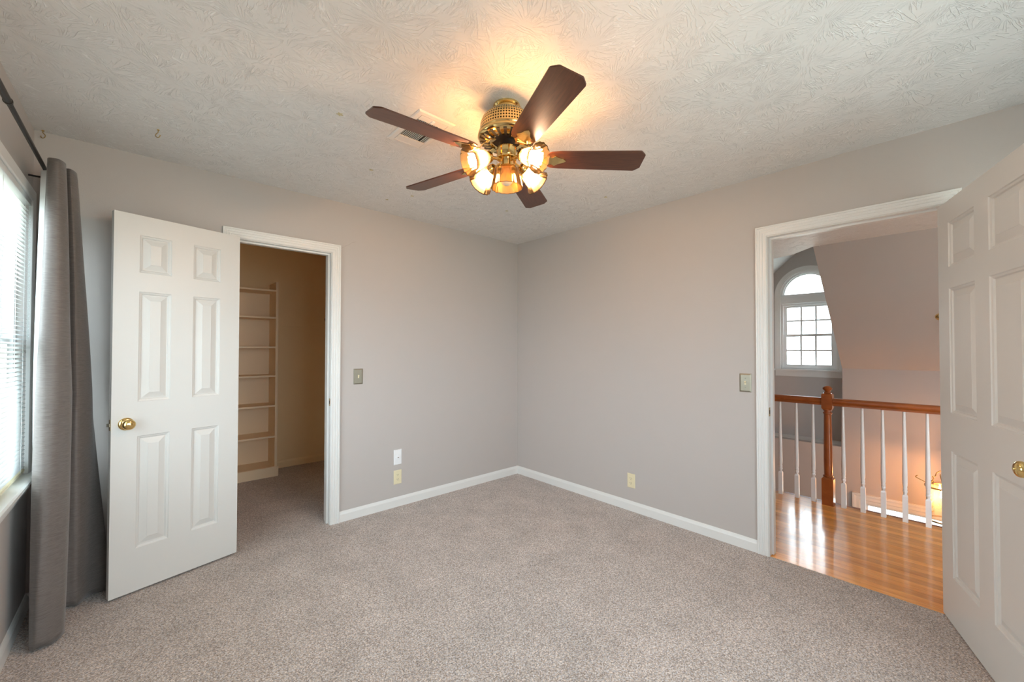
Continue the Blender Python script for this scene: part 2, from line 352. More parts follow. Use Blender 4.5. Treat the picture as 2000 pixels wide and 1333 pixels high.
# floor: carpet in room and closet
b = B(); box(b, WX - TK, 0.0, FY - TK, 2.05, -0.12, 0.0)
obj('floor', b, M['carpet'], kind='structure', label='beige speckled carpet floor of the room and closet')
b = B(); box(b, WX - TK, 0.05, FY - TK, 2.05, H, H + 0.12)
obj('ceiling', b, M['ceiling'], kind='structure', label='white ceiling with stomped burst texture')
b = B(); wall_with_hole(b, 'x', WX - TK, 0.0, 0.0, TK, -0.02, H + 0.02, [(CD['x0'], CD['x1'], -0.03, CD['zt'])])
wb_ = obj('wall_back', b, M['wall'], kind='structure', label='greige wall with the closet doorway')
b = B(); wall_with_hole(b, 'y', FY - TK, 2.05, 0.0, TK, -0.02, H + 0.02, [(HD['y0'], HD['y1'], -0.03, HD['zt'])])
obj('wall_right', b, M['wall'], kind='structure', label='greige wall with the hall doorway')
b = B(); wall_with_hole(b, 'y', FY - TK, 2.05, WX - TK, WX, -0.02, H + 0.02, [(W1['y0'], W1['y1'], W1['z0'], W1['z1'])])
obj('wall_left', b, M['wall'], kind='structure', label='greige wall with the blind covered window')
b = B(); wall_with_hole(b, 'x', WX - TK, 0.0, FY - TK, FY, -0.02, H + 0.02, [(W2['x0'], W2['x1'], W2['z0'], W2['z1'])])
obj('wall_front', b, M['wall'], kind='structure')
# closet shell
b = B(); box(b, -3.0, -1.14, 1.90, 2.02, 0, H); obj('wall_closet_back', b, M['closet'], kind='structure', label='cream painted closet back wall')
b = B(); box(b, -3.0, -2.90, TK, 1.90, 0, H); obj('wall_closet_left', b, M['closet'], kind='structure')
b = B(); box(b, -1.22, -1.14, TK, 1.90, 0, H); obj('wall_closet_right', b, M['closet'], kind='structure')
b = B(); wall_with_hole(b, 'x', -2.90, -1.22, TK, TK + 0.006, 0, H, [(CD['x0'], CD['x1'], -0.03, CD['zt'])]); obj('wall_closet_front', b, M['closet'], kind='structure')
b = B(); box(b, -2.90, -1.22, TK, 1.90, H - 0.012, H); obj('ceiling_closet', b, M['closet'], kind='structure')

# hairline crack above the closet casing corner
b = B()
cp = [(-1.856, 2.085), (-1.84, 2.092), (-1.815, 2.112), (-1.79, 2.126), (-1.765, 2.148), (-1.735, 2.158)]
for (x0, z0), (x1, z1) in zip(cp, cp[1:]):
    prism(b, [(x0, -0.0006, z0 - .0006), (x1, -0.0006, z1 - .0006), (x1, -0.0006, z1 + .0006), (x0, -0.0006, z0 + .0006)], (0, 0.001, 0))
obj('hairline_crack', b, M['crack'], parent=wb_)

# baseboards
def baseboard(name, axis, a0, a1, face, sgn, mat, hb=0.079, tk=0.013, label=None):
    """axis x: runs along x, wall face at y=face, body towards sgn."""
    prof = [(0, 0), (tk, 0), (tk, hb * 0.72), (tk * 0.75, hb * 0.86), (tk * 0.3, hb), (0, hb)]
    bm = B()
    if axis == 'x': prism(bm, [(a0, face + sgn * u, v) for u, v in prof], (a1 - a0, 0, 0))
    else: prism(bm, [(face + sgn * u, a0, v) for u, v in prof], (0, a1 - a0, 0))
    obj(name, bm, mat, kind='structure', label=label)
baseboard('baseboard_back', 'x', -1.855, 0.0, 0.0, -1, M['trim'], label='white baseboard under the outlets, right of the closet')
baseboard('baseboard_back_left', 'x', WX, -2.598, 0.0, -1, M['trim'])
baseboard('baseboard_right', 'y', -2.288, -0.013, 0.0, -1, M['trim'], label='white baseboard from the corner to the hall doorway')
baseboard('baseboard_right_front', 'y', FY, -3.18, 0.0, -1, M['trim'])
baseboard('baseboard_left', 'y', FY, -0.013, WX, 1, M['trim'], label='white baseboard below the left window')
baseboard('baseboard_front', 'x', WX, 0, FY, 1, M['trim'])
baseboard('baseboard_closet', 'x', -1.90, -1.22, 1.90, -1, M['closet'], label='cream baseboard on the closet back wall')

# casings: fluted profile swept round the opening with mitred corners
CPROF = [(0.000, 0.0), (0.000, 0.011), (0.004, 0.014), (0.010, 0.014), (0.012, 0.0115), (0.020, 0.0115), (0.022, 0.015), (0.027, 0.0155), (0.029, 0.0125), (0.036, 0.0125), (0.038, 0.0165), (0.043, 0.017), (0.045, 0.0145), (0.051, 0.0145), (0.053, 0.019), (0.061, 0.019), (0.063, 0.017), (0.063, 0.0)]
def casing(bm, u0, u1, zb, zt, place, closed=False, prof=CPROF):
    """place(u, z, d) -> world"""
    rings = []
    for q, d in prof:
        if closed: pts = [(u0 - q, zb - q), (u0 - q, zt + q), (u1 + q, zt + q), (u1 + q, zb - q)]
        else: pts = [(u0 - q, zb), (u0 - q, zt + q), (u1 + q, zt + q), (u1 + q, zb)]
        rings.append([bm.verts.new(place(u, z, d)) for u, z in pts])
    n = 4
    for k in range(len(rings) - 1):
        for i in range(n if closed else n - 1):
            j = (i + 1) % n; bm.faces.new([rings[k][i], rings[k][j], rings[k + 1][j], rings[k + 1][i]])
    for i in range(n if closed else n - 1):
        j = (i + 1) % n; bm.faces.new([rings[-1][i], rings[-1][j], rings[0][j], rings[0][i]])
    if not closed:
        bm.faces.new([r[0] for r in rings]); bm.faces.new([r[3] for r in reversed(rings)])

def jamb(bm, axis, u0, u1, zt, t0, t1, stop_t):
    """boards lining an opening; the clear opening lies between u0+J and u1-J"""
    J = 0.006
    def bx(a, c, t_0, t_1, z0, z1):
        if axis == 'x': box(bm, a, c, t_0, t_1, z0, z1)
        else: box(bm, t_0, t_1, a, c, z0, z1)
    bx(u0, u0 + J, t0, t1, 0, zt - J); bx(u1 - J, u1, t0, t1, 0, zt - J); bx(u0, u1, t0, t1, zt - J, zt)
    s0, s1 = stop_t; K = J + 0.011
    bx(u0 + J, u0 + K, s0, s1, 0, zt - K); bx(u1 - K, u1 - J, s0, s1, 0, zt - K); bx(u0 + J, u1 - J, s0, s1, zt - K, zt - J)

# closet door frame
t1 = thing('trim_1', (-2.225, 0, 0), kind='structure', label='white fluted casing and jamb round the closet doorway')
b = B(); casing(b, CD['x0'] + .002, CD['x1'] - .002, 0, CD['zt'] - .002, lambda u, z, d: (u, -d, z)); obj('casing', b, M['trim'], t1)
b = B(); casing(b, CD['x0'] + .002, CD['x1'] - .002, 0, CD['zt'] - .002, lambda u, z, d: (u, TK + .006 + d, z)); obj('casing', b, M['shelfpaint'], t1)
b = B(); jamb(b, 'x', CD['x0'], CD['x1'], CD['zt'], -0.004, TK + 0.008, (0.034, 0.072)); obj('jamb', b, M['trim'], t1)
def strike(parent, mt):
    b = B(); box(b, -0.0015, 0.001, -0.013, 0.013, -0.028, 0.028, mt); obj('strike_plate', b, M['dbrass'], parent, label='brass strike plate', bevel=0.001)
    b = B(); box(b, -0.0022, 0.0, -0.006, 0.006, -0.012, 0.012, mt); obj('strike_hole', b, M['dark'], parent)
strike(t1, Matrix.Translation((CD['x1'] - 0.006, 0.010, 0.915)))
# hall door frame
t2 = thing('trim_2', (0, -2.73, 0), kind='structure', label='white fluted casing and jamb round the hall doorway')
b = B(); casing(b, HD['y0'] + .002, HD['y1'] - .002, 0, HD['zt'] - .002, lambda u, z, d: (-d, u, z)); obj('casing', b, M['trim'], t2)
b = B(); casing(b, HD['y0'] + .002, HD['y1'] - .002, 0, HD['zt'] - .002, lambda u, z, d: (TK + d, u, z)); obj('casing', b, M['trim'], t2)
b = B(); jamb(b, 'y', HD['y0'], HD['y1'], HD['zt'], -0.004, TK + 0.004, (0.040, 0.078)); obj('jamb', b, M['trim'], t2)
strike(t2, Matrix.Translation((0.012, HD['y1'] - 0.006, 0.915)) @ Matrix.Rotation(PI / 2, 4, 'Z'))

# ------------------------------------------------------------------ six panel doors
def door_face(bm, W, Z0, Z1, xs, zs, side, T, mt):
    """xs: two (x0,x1) panel columns; zs: three (z0,z1) panel rows; side +1/-1 = face at y=+-T/2"""
    X = [0] + [v for c in xs for v in c] + [W]; Z = [Z0] + [v for r in zs for v in r] + [Z1]
    y = side * T / 2
    def V(x, z, dep=0): return bm.verts.new(mt @ Vector((x, y - side * dep, z)))
    for i in range(len(X) - 1):
        for j in range(len(Z) - 1):
            x0, x1, z0, z1 = X[i], X[i + 1], Z[j], Z[j + 1]
            if i % 2 == 1 and j % 2 == 1:
                loops = []
                for ins, dep in ((0, 0), (0.003, 0.004), (0.011, 0.0065), (0.015, 0.0125), (0.018, 0.0125), (0.046, 0.0030), (0.0475, 0.0018)):
                    loops.append([V(a, c, dep) for a, c in ((x0 + ins, z0 + ins), (x1 - ins, z0 + ins), (x1 - ins, z1 - ins), (x0 + ins, z1 - ins))])
                for k in range(len(loops) - 1):
                    for q in range(4):
                        r = (q + 1) % 4; bm.faces.new([loops[k][q], loops[k][r], loops[k + 1][r], loops[k + 1][q]])
                bm.faces.new(loops[-1])
            else:
                bm.faces.new([V(x0, z0), V(x1, z0), V(x1, z1), V(x0, z1)])
def knob_profile(): return [(0.033, 0), (0.033, 0.003), (0.031, 0.006), (0.024, 0.009), (0.016, 0.011), (0.013, 0.016), (0.012, 0.026), (0.016, 0.031), (0.024, 0.036), (0.0275, 0.043), (0.0275, 0.049), (0.024, 0.056), (0.016, 0.0605), (0.008, 0.062), (0.0005, 0.0625)]
def make_door(name, hinge, ang, W, Z0, Z1, xs, zs, knob_s, knob_z, label, privacy=False):
    T = 0.035
    # local: x from hinge to free edge, y normal; room side is -y for a = closet, see offsets
    mt = Matrix.Translation(hinge) @ Matrix.Rotation(ang, 4, 'Z')
    t = thing(name, hinge, kind='structure', label=label)
    bm = B()
    door_face(bm, W, Z0, Z1, xs, zs, 1, T, mt); door_face(bm, W, Z0, Z1, xs, zs, -1, T, mt)
    def q(*p): bm.faces.new([bm.verts.new(mt @ Vector(v)) for v in p])
    h = T / 2
    q((0, -h, Z0), (0, h, Z0), (0, h, Z1), (0, -h, Z1)); q((W, -h, Z0), (W, h, Z0), (W, h, Z1), (W, -h, Z1))
    q((0, -h, Z1), (W, -h, Z1), (W, h, Z1), (0, h, Z1)); q((0, -h, Z0), (W, -h, Z0), (W, h, Z0), (0, h, Z0))
    bmesh.ops.remove_doubles(bm, verts=bm.verts, dist=0.0002)
    obj('door_leaf', bm, M['door'], t)
    for sd in (1, -1):
        bm = B(); km = mt @ Matrix.Translation((knob_s, sd * T / 2, knob_z)) @ Matrix.Rotation(-sd * PI / 2, 4, 'X')
        lathe(bm, knob_profile(), 40, km, cap0=True, cap1=True)
        k = obj('door_knob', bm, M['brass'], t, label='round polished brass knob', smooth=True)
        bm = B(); lathe(bm, [(0.0045, 0.0624), (0.004, 0.065), (0.0005, 0.0655)], 14, km, cap1=True); obj('lock_button', bm, M['brass'], k, smooth=True)
    bm = B(); box(bm, W - 0.0005, W + 0.0012, -0.0125, 0.0125, knob_z - 0.028, knob_z + 0.028, mt); lp = obj('latch_plate', bm, M['dbrass'], t)
    bm = B(); prism(bm, [(W, -0.007, knob_z - 0.008), (W + 0.011, -0.007, knob_z - 0.008), (W + 0.004, 0.007, knob_z - 0.008), (W, 0.007, knob_z - 0.008)], (0, 0, 0.016), mt); obj('latch_bolt', bm, M['nickel'], lp)
    for hz in (0.22, 1.02, 1.82):
        bm = B(); tube(bm, [mt @ Vector((-0.004, -T / 2 - 0.003 if not privacy else T / 2 + 0.003, hz - 0.045)), mt @ Vector((-0.004, -T / 2 - 0.003 if not privacy else T / 2 + 0.003, hz + 0.045))], 0.006, 12)
        obj('hinge', bm, M['brass'], t, smooth=True)
    return t
# closet door: visible face line runs (-2.512,-.050) -> (-3.093,-.217); the leaf lies behind it
a1 = math.atan2(-0.167, -0.581)
n1 = Vector((-math.sin(a1), math.cos(a1), 0))      # local +y
# the room side is the one towards -world y
sg = 1 if n1.y < 0 else -1
hp = Vector((-2.508, -0.052, 0)) - n1 * sg * 0.0175
ZR = ((0.239, 0.842), (1.028, 1.627), (1.731, 1.936))
make_door('door_1', tuple(hp), a1, 0.602, 0.012, 2.043, ((0.109, 0.250), (0.355, 0.497)), ZR, 0.543, 0.915, 'white six panel closet door standing open beside the curtain')
a2 = math.radians(-162.4); n2 = Vector((-math.sin(a2), math.cos(a2), 0))
sg2 = 1 if n2.y > 0 else -1
hp2 = Vector((0.004, -3.112, 0)) - n2 * sg2 * 0.0175
make_door('door_2', tuple(hp2), a2, 0.885, 0.008, 2.030, ((0.122, 0.383), (0.502, 0.763)), ((0.233, 0.832), (1.014, 1.608), (1.711, 1.925)), 0.822, 0.915, 'white six panel hall door cut off by the right edge of the photo', privacy=True)

# ------------------------------------------------------------------ left window
def sash_window(root, axis, u0, u1, z0, z1, tin, tout, zmeet, muntins=(0, 0), pane_t=None):
    """axis y: window in a wall of constant x; tin..tout from the room face to outside."""
    def bx(bm, a, c, t0, t1, za, zb):
        if t0 > t1: t0, t1 = t1, t0
        if axis == 'x': box(bm, a, c, t0, t1, za, zb)
        else: box(bm, t0, t1, a, c, za, zb)
    d = tout - tin
    bm = B(); F = 0.03
    bx(bm, u0, u0 + F, tin + d * .3, tout, z0, z1); bx(bm, u1 - F, u1, tin + d * .3, tout, z0, z1); bx(bm, u0 + F, u1 - F, tin + d * .3, tout, z0, z0 + F); bx(bm, u0 + F, u1 - F, tin + d * .3, tout, z1 - F, z1)
    obj('window_frame', bm, M['vinyl'], root, bevel=0.002)
    for (za, zb, ta, tb) in ((z0 + F, zmeet + 0.018, 0.42, 0.62), (zmeet - 0.018, z1 - F, 0.66, 0.86)):
        bm = B(); R_ = 0.04; ta, tb = tin + d * ta, tin + d * tb
        a, c = u0 + F, u1 - F
        bx(bm, a, a + R_, ta, tb, za, zb); bx(bm, c - R_, c, ta, tb, za, zb); bx(bm, a + R_, c - R_, ta, tb, za, za + R_); bx(bm, a + R_, c - R_, ta, tb, zb - R_ * .8, zb)
        s = obj('sash', bm, M['vinyl'], root, bevel=0.0015)
        nx, nz = muntins
        if nx or nz:
            bm = B(); tm = (ta + tb) / 2; w = 0.012
            for i in range(1, nx): x = a + R_ + (c - a - 2 * R_) * i / nx; bx(bm, x - w, x + w, tm - .004, tm + .004, za + R_, zb - R_ * .8)
            for i in range(1, nz):
                z = za + R_ + (zb - za - 1.8 * R_) * i / nz
                for k in range(nx):
                    xa = a + R_ + (c - a - 2 * R_) * k / nx + (w if k else 0); xb = a + R_ + (c - a - 2 * R_) * (k + 1) / nx - (w if k < nx - 1 else 0)
                    bx(bm, xa, xb, tm - .004, tm + .004, z - w, z + w)
            obj('muntins', bm, M['vinyl'], s)
        bm = B(); tm = tb - (tb - ta) * 0.25; bx(bm, a + R_, c - R_, tm - .0015, tm + .0015, za + R_, zb - R_ * .8)
        obj('pane', bm, M['glass'], s)
w1 = thing('window_1', (WX, -1.05, 0.70), kind='structure', label='left window behind the white blinds')
b = B(); 
CP2 = [(0, 0), (0, 0.014), (0.006, 0.017), (0.05, 0.019), (0.055, 0.015), (0.055, 0)]
rings = []
for q, d in CP2:
    rings.append([b.verts.new((WX + d, u, z)) for u, z in ((W1['y0'] - q, W1['z0']), (W1['y0'] - q, W1['z1'] + q), (W1['y1'] + q, W1['z1'] + q), (W1['y1'] + q, W1['z0']))])
for k in range(len(rings)):
    k2 = (k + 1) % len(rings)
    for i in range(3): b.faces.new([rings[k][i], rings[k][i + 1], rings[k2][i + 1], rings[k2][i]])
b.faces.new([r[0] for r in rings]); b.faces.new([r[3] for r in reversed(rings)])
obj('window_casing', b, M['trim'], w1)
b = B(); prism(b, [(WX - 0.09, 0, 0.675), (WX + 0.038, 0, 0.675), (WX + 0.045, 0, 0.681), (WX + 0.045, 0, 0.695), (WX + 0.038, 0, 0.701), (WX - 0.09, 0, 0.701)], (0, 2.10, 0), Matrix.Translation((0, -2.12, 0)))
prism(b, [(WX, 0, 0.615), (WX + 0.014, 0, 0.620), (WX + 0.017, 0, 0.675), (WX, 0, 0.675)], (0, 2.0, 0), Matrix.Translation((0, -2.05, 0)))
obj('window_sill', b, M['trim'], w1)
sash_window(w1, 'y', W1['y0'], W1['y1'], W1['z0'], W1['z1'], WX, WX - TK, 1.35)

bl = thing('window_blind', (WX, -1.05, 2.045), label='white horizontal slat blind filling the left window', cat='blind')
BX = WX - 0.008
b = B(); box(b, BX - 0.02, BX + 0.018, W1['y0'] + .01, W1['y1'] - .006, 2.02, 2.048); obj('head_rail', b, M['slat'], bl, bevel=0.002)
b = B(); z = 0.745; zs_ = []
while z < 2.015: zs_.append(z); z += 0.0205
for z in zs_:
    pr = []
    tl = math.radians(22)
    for k in range(5):
        s = (k / 4 - 0.5); cu = 0.0016 * (1 - (2 * s) ** 2)
        pr.append((BX + s * 0.025 * math.cos(tl) - cu * math.sin(tl), z - s * 0.025 * math.sin(tl) + cu))
    lo = [(x, zz - 0.0005) for x, zz in pr]
    prism(b, [(x, W1['y0'] + 0.012, zz) for x, zz in pr] + [(x, W1['y0'] + 0.012, zz) for x, zz in reversed(lo)], (0, W1['y1'] - W1['y0'] - 0.02, 0))
obj('slats', b, M['slat'], bl)
b = B(); box(b, BX - 0.012, BX + 0.012, W1['y0'] + .012, W1['y1'] - .008, 0.715, 0.728); obj('bottom_rail', b, M['ivory'], bl, bevel=0.002)
for y in (-0.20, -0.62, -1.05, -1.48, -1.9):
    b = B()
    for dx in (-0.0125, 0.0125): tube(b, [(BX + dx, y, 0.725), (BX + dx, y, 2.025)], 0.0009, 6)
    obj('ladder_cord', b, M['slat'], bl)
b = B(); tube(b, [(BX + 0.02, -0.165, 2.02), (BX + 0.022, -0.165, 1.36)], 0.003, 8); obj('tilt_wand', b, M['glass'], bl)

# rod
RX = -3.322; RZ = 2.168
rd = thing('curtain_rod', (RX, -0.9, RZ), label='black metal curtain rod above the left window', cat='curtain rod')
b = B(); tube(b, [(RX, -2.3, RZ), (RX, -0.98, RZ)], 0.0105, 16); obj('outer_tube', b, M['black'], rd, smooth=True)
b = B(); tube(b, [(RX, -1.0, RZ), (RX, -0.18, RZ), (RX, -0.15, RZ), (RX - 0.012, -0.13, RZ), (WX + 0.03, -0.125, RZ), (WX, -0.125, RZ)], 0.0080, 16, rs=[0.008, 0.008, 0.007, 0.0045, 0.0045, 0.0045]); obj('inner_tube', b, M['black'], rd, smooth=True)
b = B(); lathe(b, [(0.0108, 0), (0.0125, 0.002), (0.0125, 0.01), (0.0108, 0.013), (0.0085, 0.03)], 16, Matrix.Translation((RX, -1.0, RZ)) @ Matrix.Rotation(-PI / 2, 4, 'X')); obj('collar', b, M['black'], rd, smooth=True)
for y in (-2.1,):
    b = B(); box(b, WX, WX + 0.004, y - 0.008, y + 0.008, RZ - 0.06, RZ + 0.01); tube(b, [(WX, y, RZ - 0.035), (RX - 0.012, y, RZ - 0.035), (RX, y, RZ - 0.017), (RX + 0.012, y, RZ - 0.002)], 0.004, 8); obj('bracket', b, M['black'], rd)

# curtain
def catmull(pts, n):
    out = []; P = [pts[0]] + list(pts) + [pts[-1]]
    for i in range(1, len(P) - 2):
        for k in range(n):
            t = k / n; a, b_, c, d = (Vector(P[i - 1]), Vector(P[i]), Vector(P[i + 1]), Vector(P[i + 2]))
            out.append(0.5 * ((2 * b_) + (-a + c) * t + (2 * a - 5 * b_ + 4 * c - d) * t * t + (-a + 3 * b_ - 3 * c + d) * t ** 3))
    out.append(Vector(P[-2])); return out
TOP = [(-3.308, -0.325), (-3.300, -0.372), (-3.268, -0.385), (-3.250, -0.335), (-3.262, -0.262), (-3.240, -0.268), (-3.224, -0.205), (-3.250, -0.10)]
MID = [(-3.322, -0.40), (-3.292, -0.445), (-3.245, -0.43), (-3.212, -0.37), (-3.243, -0.225), (-3.200, -0.235), (-3.168, -0.13), (-3.172, -0.055)]
BOT = [(-3.322, -0.470), (-3.296, -0.492), (-3.250, -0.465), (-3.222, -0.400), (-3.250, -0.180), (-3.205, -0.150), (-3.150, -0.085), (-3.085, -0.050)]
def curtain_rows(cols, n, zt, zb, rows):
    R_ = []
    for r in range(rows + 1):
        t = r / rows; z = zt + (zb - zt) * t
        pts = []
        for a, m_, c in zip(*cols):
            a, m_, c = Vector(a), Vector(m_), Vector(c)
            if t < 0.5: s = t / 0.5; p = a.lerp(m_, s ** 0.85)
            else: p = m_.lerp(c, (t - 0.5) / 0.5)
            pts.append(p)
        cv = catmull(pts, n)
        w = min(1, max(0, (t - 0.05) * 3))
        R_.append([Vector((p.x + w * 0.003 * math.sin(7 * t + k * 0.35), p.y + w * 0.003 * math.cos(5 * t + k * 0.21), z - 0.006 * math.sin(k * 0.5) * t)) for k, p in enumerate(cv)])
    return R_
cu = thing('curtain', (-3.25, -0.3, 0.01), label='charcoal grey satin curtain panel hanging in the left corner', cat='curtain')
def sheet(rows, th):
    bm = B(); g = [[bm.verts.new(p) for p in r] for r in rows]
    for i in range(len(g) - 1):
        for j in range(len(g[0]) - 1): bm.faces.new([g[i][j], g[i][j + 1], g[i + 1][j + 1], g[i + 1][j]])
    return bm
b = sheet(curtain_rows((TOP, MID, BOT), 8, 2.195, 0.012, 70), 0.002)
c0 = obj('curtain_panel', b, M['fabric'], cu, smooth=True); so = c0.modifiers.new('s', 'SOLIDIFY'); so.thickness = 0.0018; so.offset = 0
LT = [(-3.309, -0.325), (-3.330, -0.300), (-3.335, -0.27)]; LM = [(-3.3215, -0.397), (-3.336, -0.34), (-3.345, -0.27)]; LB = [(-3.321, -0.466), (-3.318, -0.43), (-3.31, -0.40)]
b = sheet(curtain_rows((LT, LM, LB), 6, 2.15, 0.06, 40), 0.001)
c1 = obj('lining', b, M['lining'], cu, smooth=True, label='white back lining'); so = c1.modifiers.new('s', 'SOLIDIFY'); so.thickness = 0.001

# ------------------------------------------------------------------ unseen window added behind the camera, lights the closet door
w2 = thing('window_2_added', (-1.70, FY, 0.72), kind='structure', label='unseen plain window added behind the camera to light the closet door')
b = B(); casing(b, W2['x0'], W2['x1'], W2['z0'], W2['z1'], lambda u, z, d: (u, FY + d, z), closed=True); obj('window_casing', b, M['trim'], w2)
sash_window(w2, 'x', W2['x0'], W2['x1'], W2['z0'], W2['z1'], FY, FY - TK, 1.38)

# ------------------------------------------------------------------ wall plates
def place_back(x, z): return Matrix.Translation((x, 0, z))                       # local -y = into the room
def place_right(y, z): return Matrix.Translation((0, y, z)) @ Matrix.Rotation(-PI / 2, 4, 'Z')
def plate(t, mt, w, h, mat, th=0.006, bev=0.006):
    bm = B(); lo = []
    for (a, d) in ((0, 0), (0, th * .35), (bev, th)):
        lo.append([bm.verts.new(mt @ Vector((x, -d, z))) for x, z in ((-w / 2 + a, -h / 2 + a), (w / 2 - a, -h / 2 + a), (w / 2 - a, h / 2 - a), (-w / 2 + a, h / 2 - a))])
    for k in range(2):
        for i in range(4): j = (i + 1) % 4; bm.faces.new([lo[k][i], lo[k][j], lo[k + 1][j], lo[k + 1][i]])
    bm.faces.new(lo[-1]); bm.faces.new(list(reversed(lo[0])))
    return obj('plate', bm, mat, t)
def screw(t, mt, x, z, th, mat):
    bm = B(); lathe(bm, [(0.0035, 0), (0.0033, 0.001), (0.0005, 0.0014)], 12, mt @ Matrix.Translation((x, -th, z)) @ Matrix.Rotation(PI / 2, 4, 'X'), cap0=True, cap1=True); s = obj('screw', bm, mat, t)
def toggle_switch(mt, loc, label):
    t = thing('light_switch', loc, label, 'light switch')
    plate(t, mt, 0.072, 0.122, M['nickel'], 0.0065, 0.009)
    bm = B(); box(bm, -0.005, 0.005, -0.0068, -0.006, -0.012, 0.012, mt); obj('switch_slot', bm, M['ivory'], t)
    bm = B(); prism(bm, [(-0.004, -0.0065, -0.004), (-0.004, -0.0065, 0.006), (-0.004, -0.015, 0.010), (-0.004, -0.016, 0.006)], (0.008, 0, 0), mt); obj('toggle', bm, M['ivory'], t)
    screw(t, mt, 0, 0.030, 0.0065, M['nickel']); screw(t, mt, 0, -0.030, 0.0065, M['nickel'])
def outlet(mt, loc, label):
    t = thing('wall_outlet', loc, label, 'outlet')
    plate(t, mt, 0.070, 0.115, M['ivory'], 0.0055, 0.004)
    for dz in (0.0195, -0.0195):
        bm = B(); R_ = 0.0165
        pts = []
        for k in range(24):
            a = 2 * PI * k / 24; pts.append((R_ * math.cos(a), -0.005, max(-0.0125, min(0.0125, R_ * math.sin(a))) + dz))
        prism(bm, pts, (0, -0.0022, 0), mt); r = obj('receptacle', bm, M['ivory'], t)
        bm = B()
        box(bm, -0.0075, -0.0055, -0.0076, -0.0070, dz - 0.001, dz + 0.008, mt); box(bm, 0.0055, 0.0075, -0.0076, -0.0070, dz, dz + 0.007, mt); box(bm, -0.002, 0.002, -0.0076, -0.0070, dz - 0.009, dz - 0.005, mt)
        obj('slots', bm, M['dark'], r)
    screw(t, mt, 0, 0, 0.0056, M['ivory'])
toggle_switch(place_back(-1.711, 1.100), (-1.711, 0, 1.04), 'metal toggle light switch on the back wall beside the closet')
toggle_switch(place_right(-2.221, 1.094), (0, -2.221, 1.03), 'metal light switch on the right wall beside the hall doorway')
outlet(place_back(-1.373, 0.243), (-1.373, 0, 0.185), 'ivory outlet on the back wall under the white jack')
outlet(place_right(-1.364, 0.243), (0, -1.364, 0.185), 'ivory outlet alone low on the right wall')
mt = place_back(-1.373, 0.410)
t = thing('phone_jack', (-1.373, 0, 0.35), 'white wall jack plate just above the ivory outlet', 'phone jack')
plate(t, mt, 0.070, 0.125, M['white'], 0.006, 0.004)
b = B(); lathe(b, [(0.022, 0.0), (0.021, 0.004), (0.012, 0.006), (0.0005, 0.006)], 28, mt @ Matrix.Translation((0, -0.006, -0.002)) @ Matrix.Rotation(PI / 2, 4, 'X'), cap0=True, cap1=True); k = obj('round_cover', b, M['white'], t, smooth=True)
b = B(); box(b, -0.006, 0.006, -0.0125, -0.0121, -0.006, 0.002, mt); obj('port', b, M['crack'], k)

# ------------------------------------------------------------------ closet bookcase
bc = thing('bookcase', (-2.3, 1.74, 0), 'built in cream shelving unit inside the closet', 'bookcase')
X1 = -1.925; X0 = -2.80; YF = 1.60; YB = 1.898
b = B(); box(b, X1 - 0.02, X1, YF, YB, 0.0, 2.015); obj('side_panel', b, M['shelfpaint'], bc, bevel=0.001)
b = B(); box(b, X0, X0 + 0.02, YF, YB, 0.0, 2.015); obj('side_panel', b, M['shelfpaint'], bc, bevel=0.001)
for z in (1.930, 1.648, 1.341, 1.043, 0.735, 0.417, 0.100):
    b = B(); box(b, X0 + 0.02, X1 - 0.02, YF, YB - 0.006, z - 0.018, z); obj('shelf', b, M['shelfpaint'], bc, bevel=0.001)
b = B(); box(b, X0 + 0.02, X1 - 0.02, YB - 0.006, YB, 0.0, 1.93); obj('back_panel', b, M['shelfpaint'], bc)
b = B(); box(b, X0 - 0.0, X1 + 0.014, YF - 0.014, YF, 0.0, 0.098); box(b, X1, X1 + 0.014, YF, YB, 0.0, 0.098); obj('kick_board', b, M['shelfpaint'], bc, bevel=0.002)
b = B(); box(b, X1, X1 + 0.004, YF + 0.0, YF + 0.004, 0.098, 2.015); obj('edge_strip', b, M['shelfpaint'], bc)
# cleat and pole
b = B(); box(b, -1.924, -1.221, 1.882, 1.90, 1.570, 1.700)
obj('wall_cleat', b, M['closet'], label='cream cleat board across the closet back wall', cat='cleat')
cpole = thing('closet_pole', (-1.345, 1.0, 1.66), 'wooden closet pole end at the right side of the closet', 'closet pole')
b = B(); tube(b, [(-1.345, 0.30, 1.668), (-1.345, 1.87, 1.668)], 0.0165, 20); obj('pole', b, M['rodwood'], cpole, smooth=True)
b = B(); lathe(b, [(0.018, 0.0), (0.030, 0.0), (0.032, 0.006), (0.032, 0.020)], 24, Matrix.Translation((-1.345, 1.862, 1.668)) @ Matrix.Rotation(-PI / 2, 4, 'X'), cap1=True); obj('socket', b, M['rodwood'], cpole, smooth=True)
b = B(); box(b, -1.36, -1.22, 0.28, 0.30, 1.60, 1.72); obj('hanger_board', b, M['closet'], cpole)

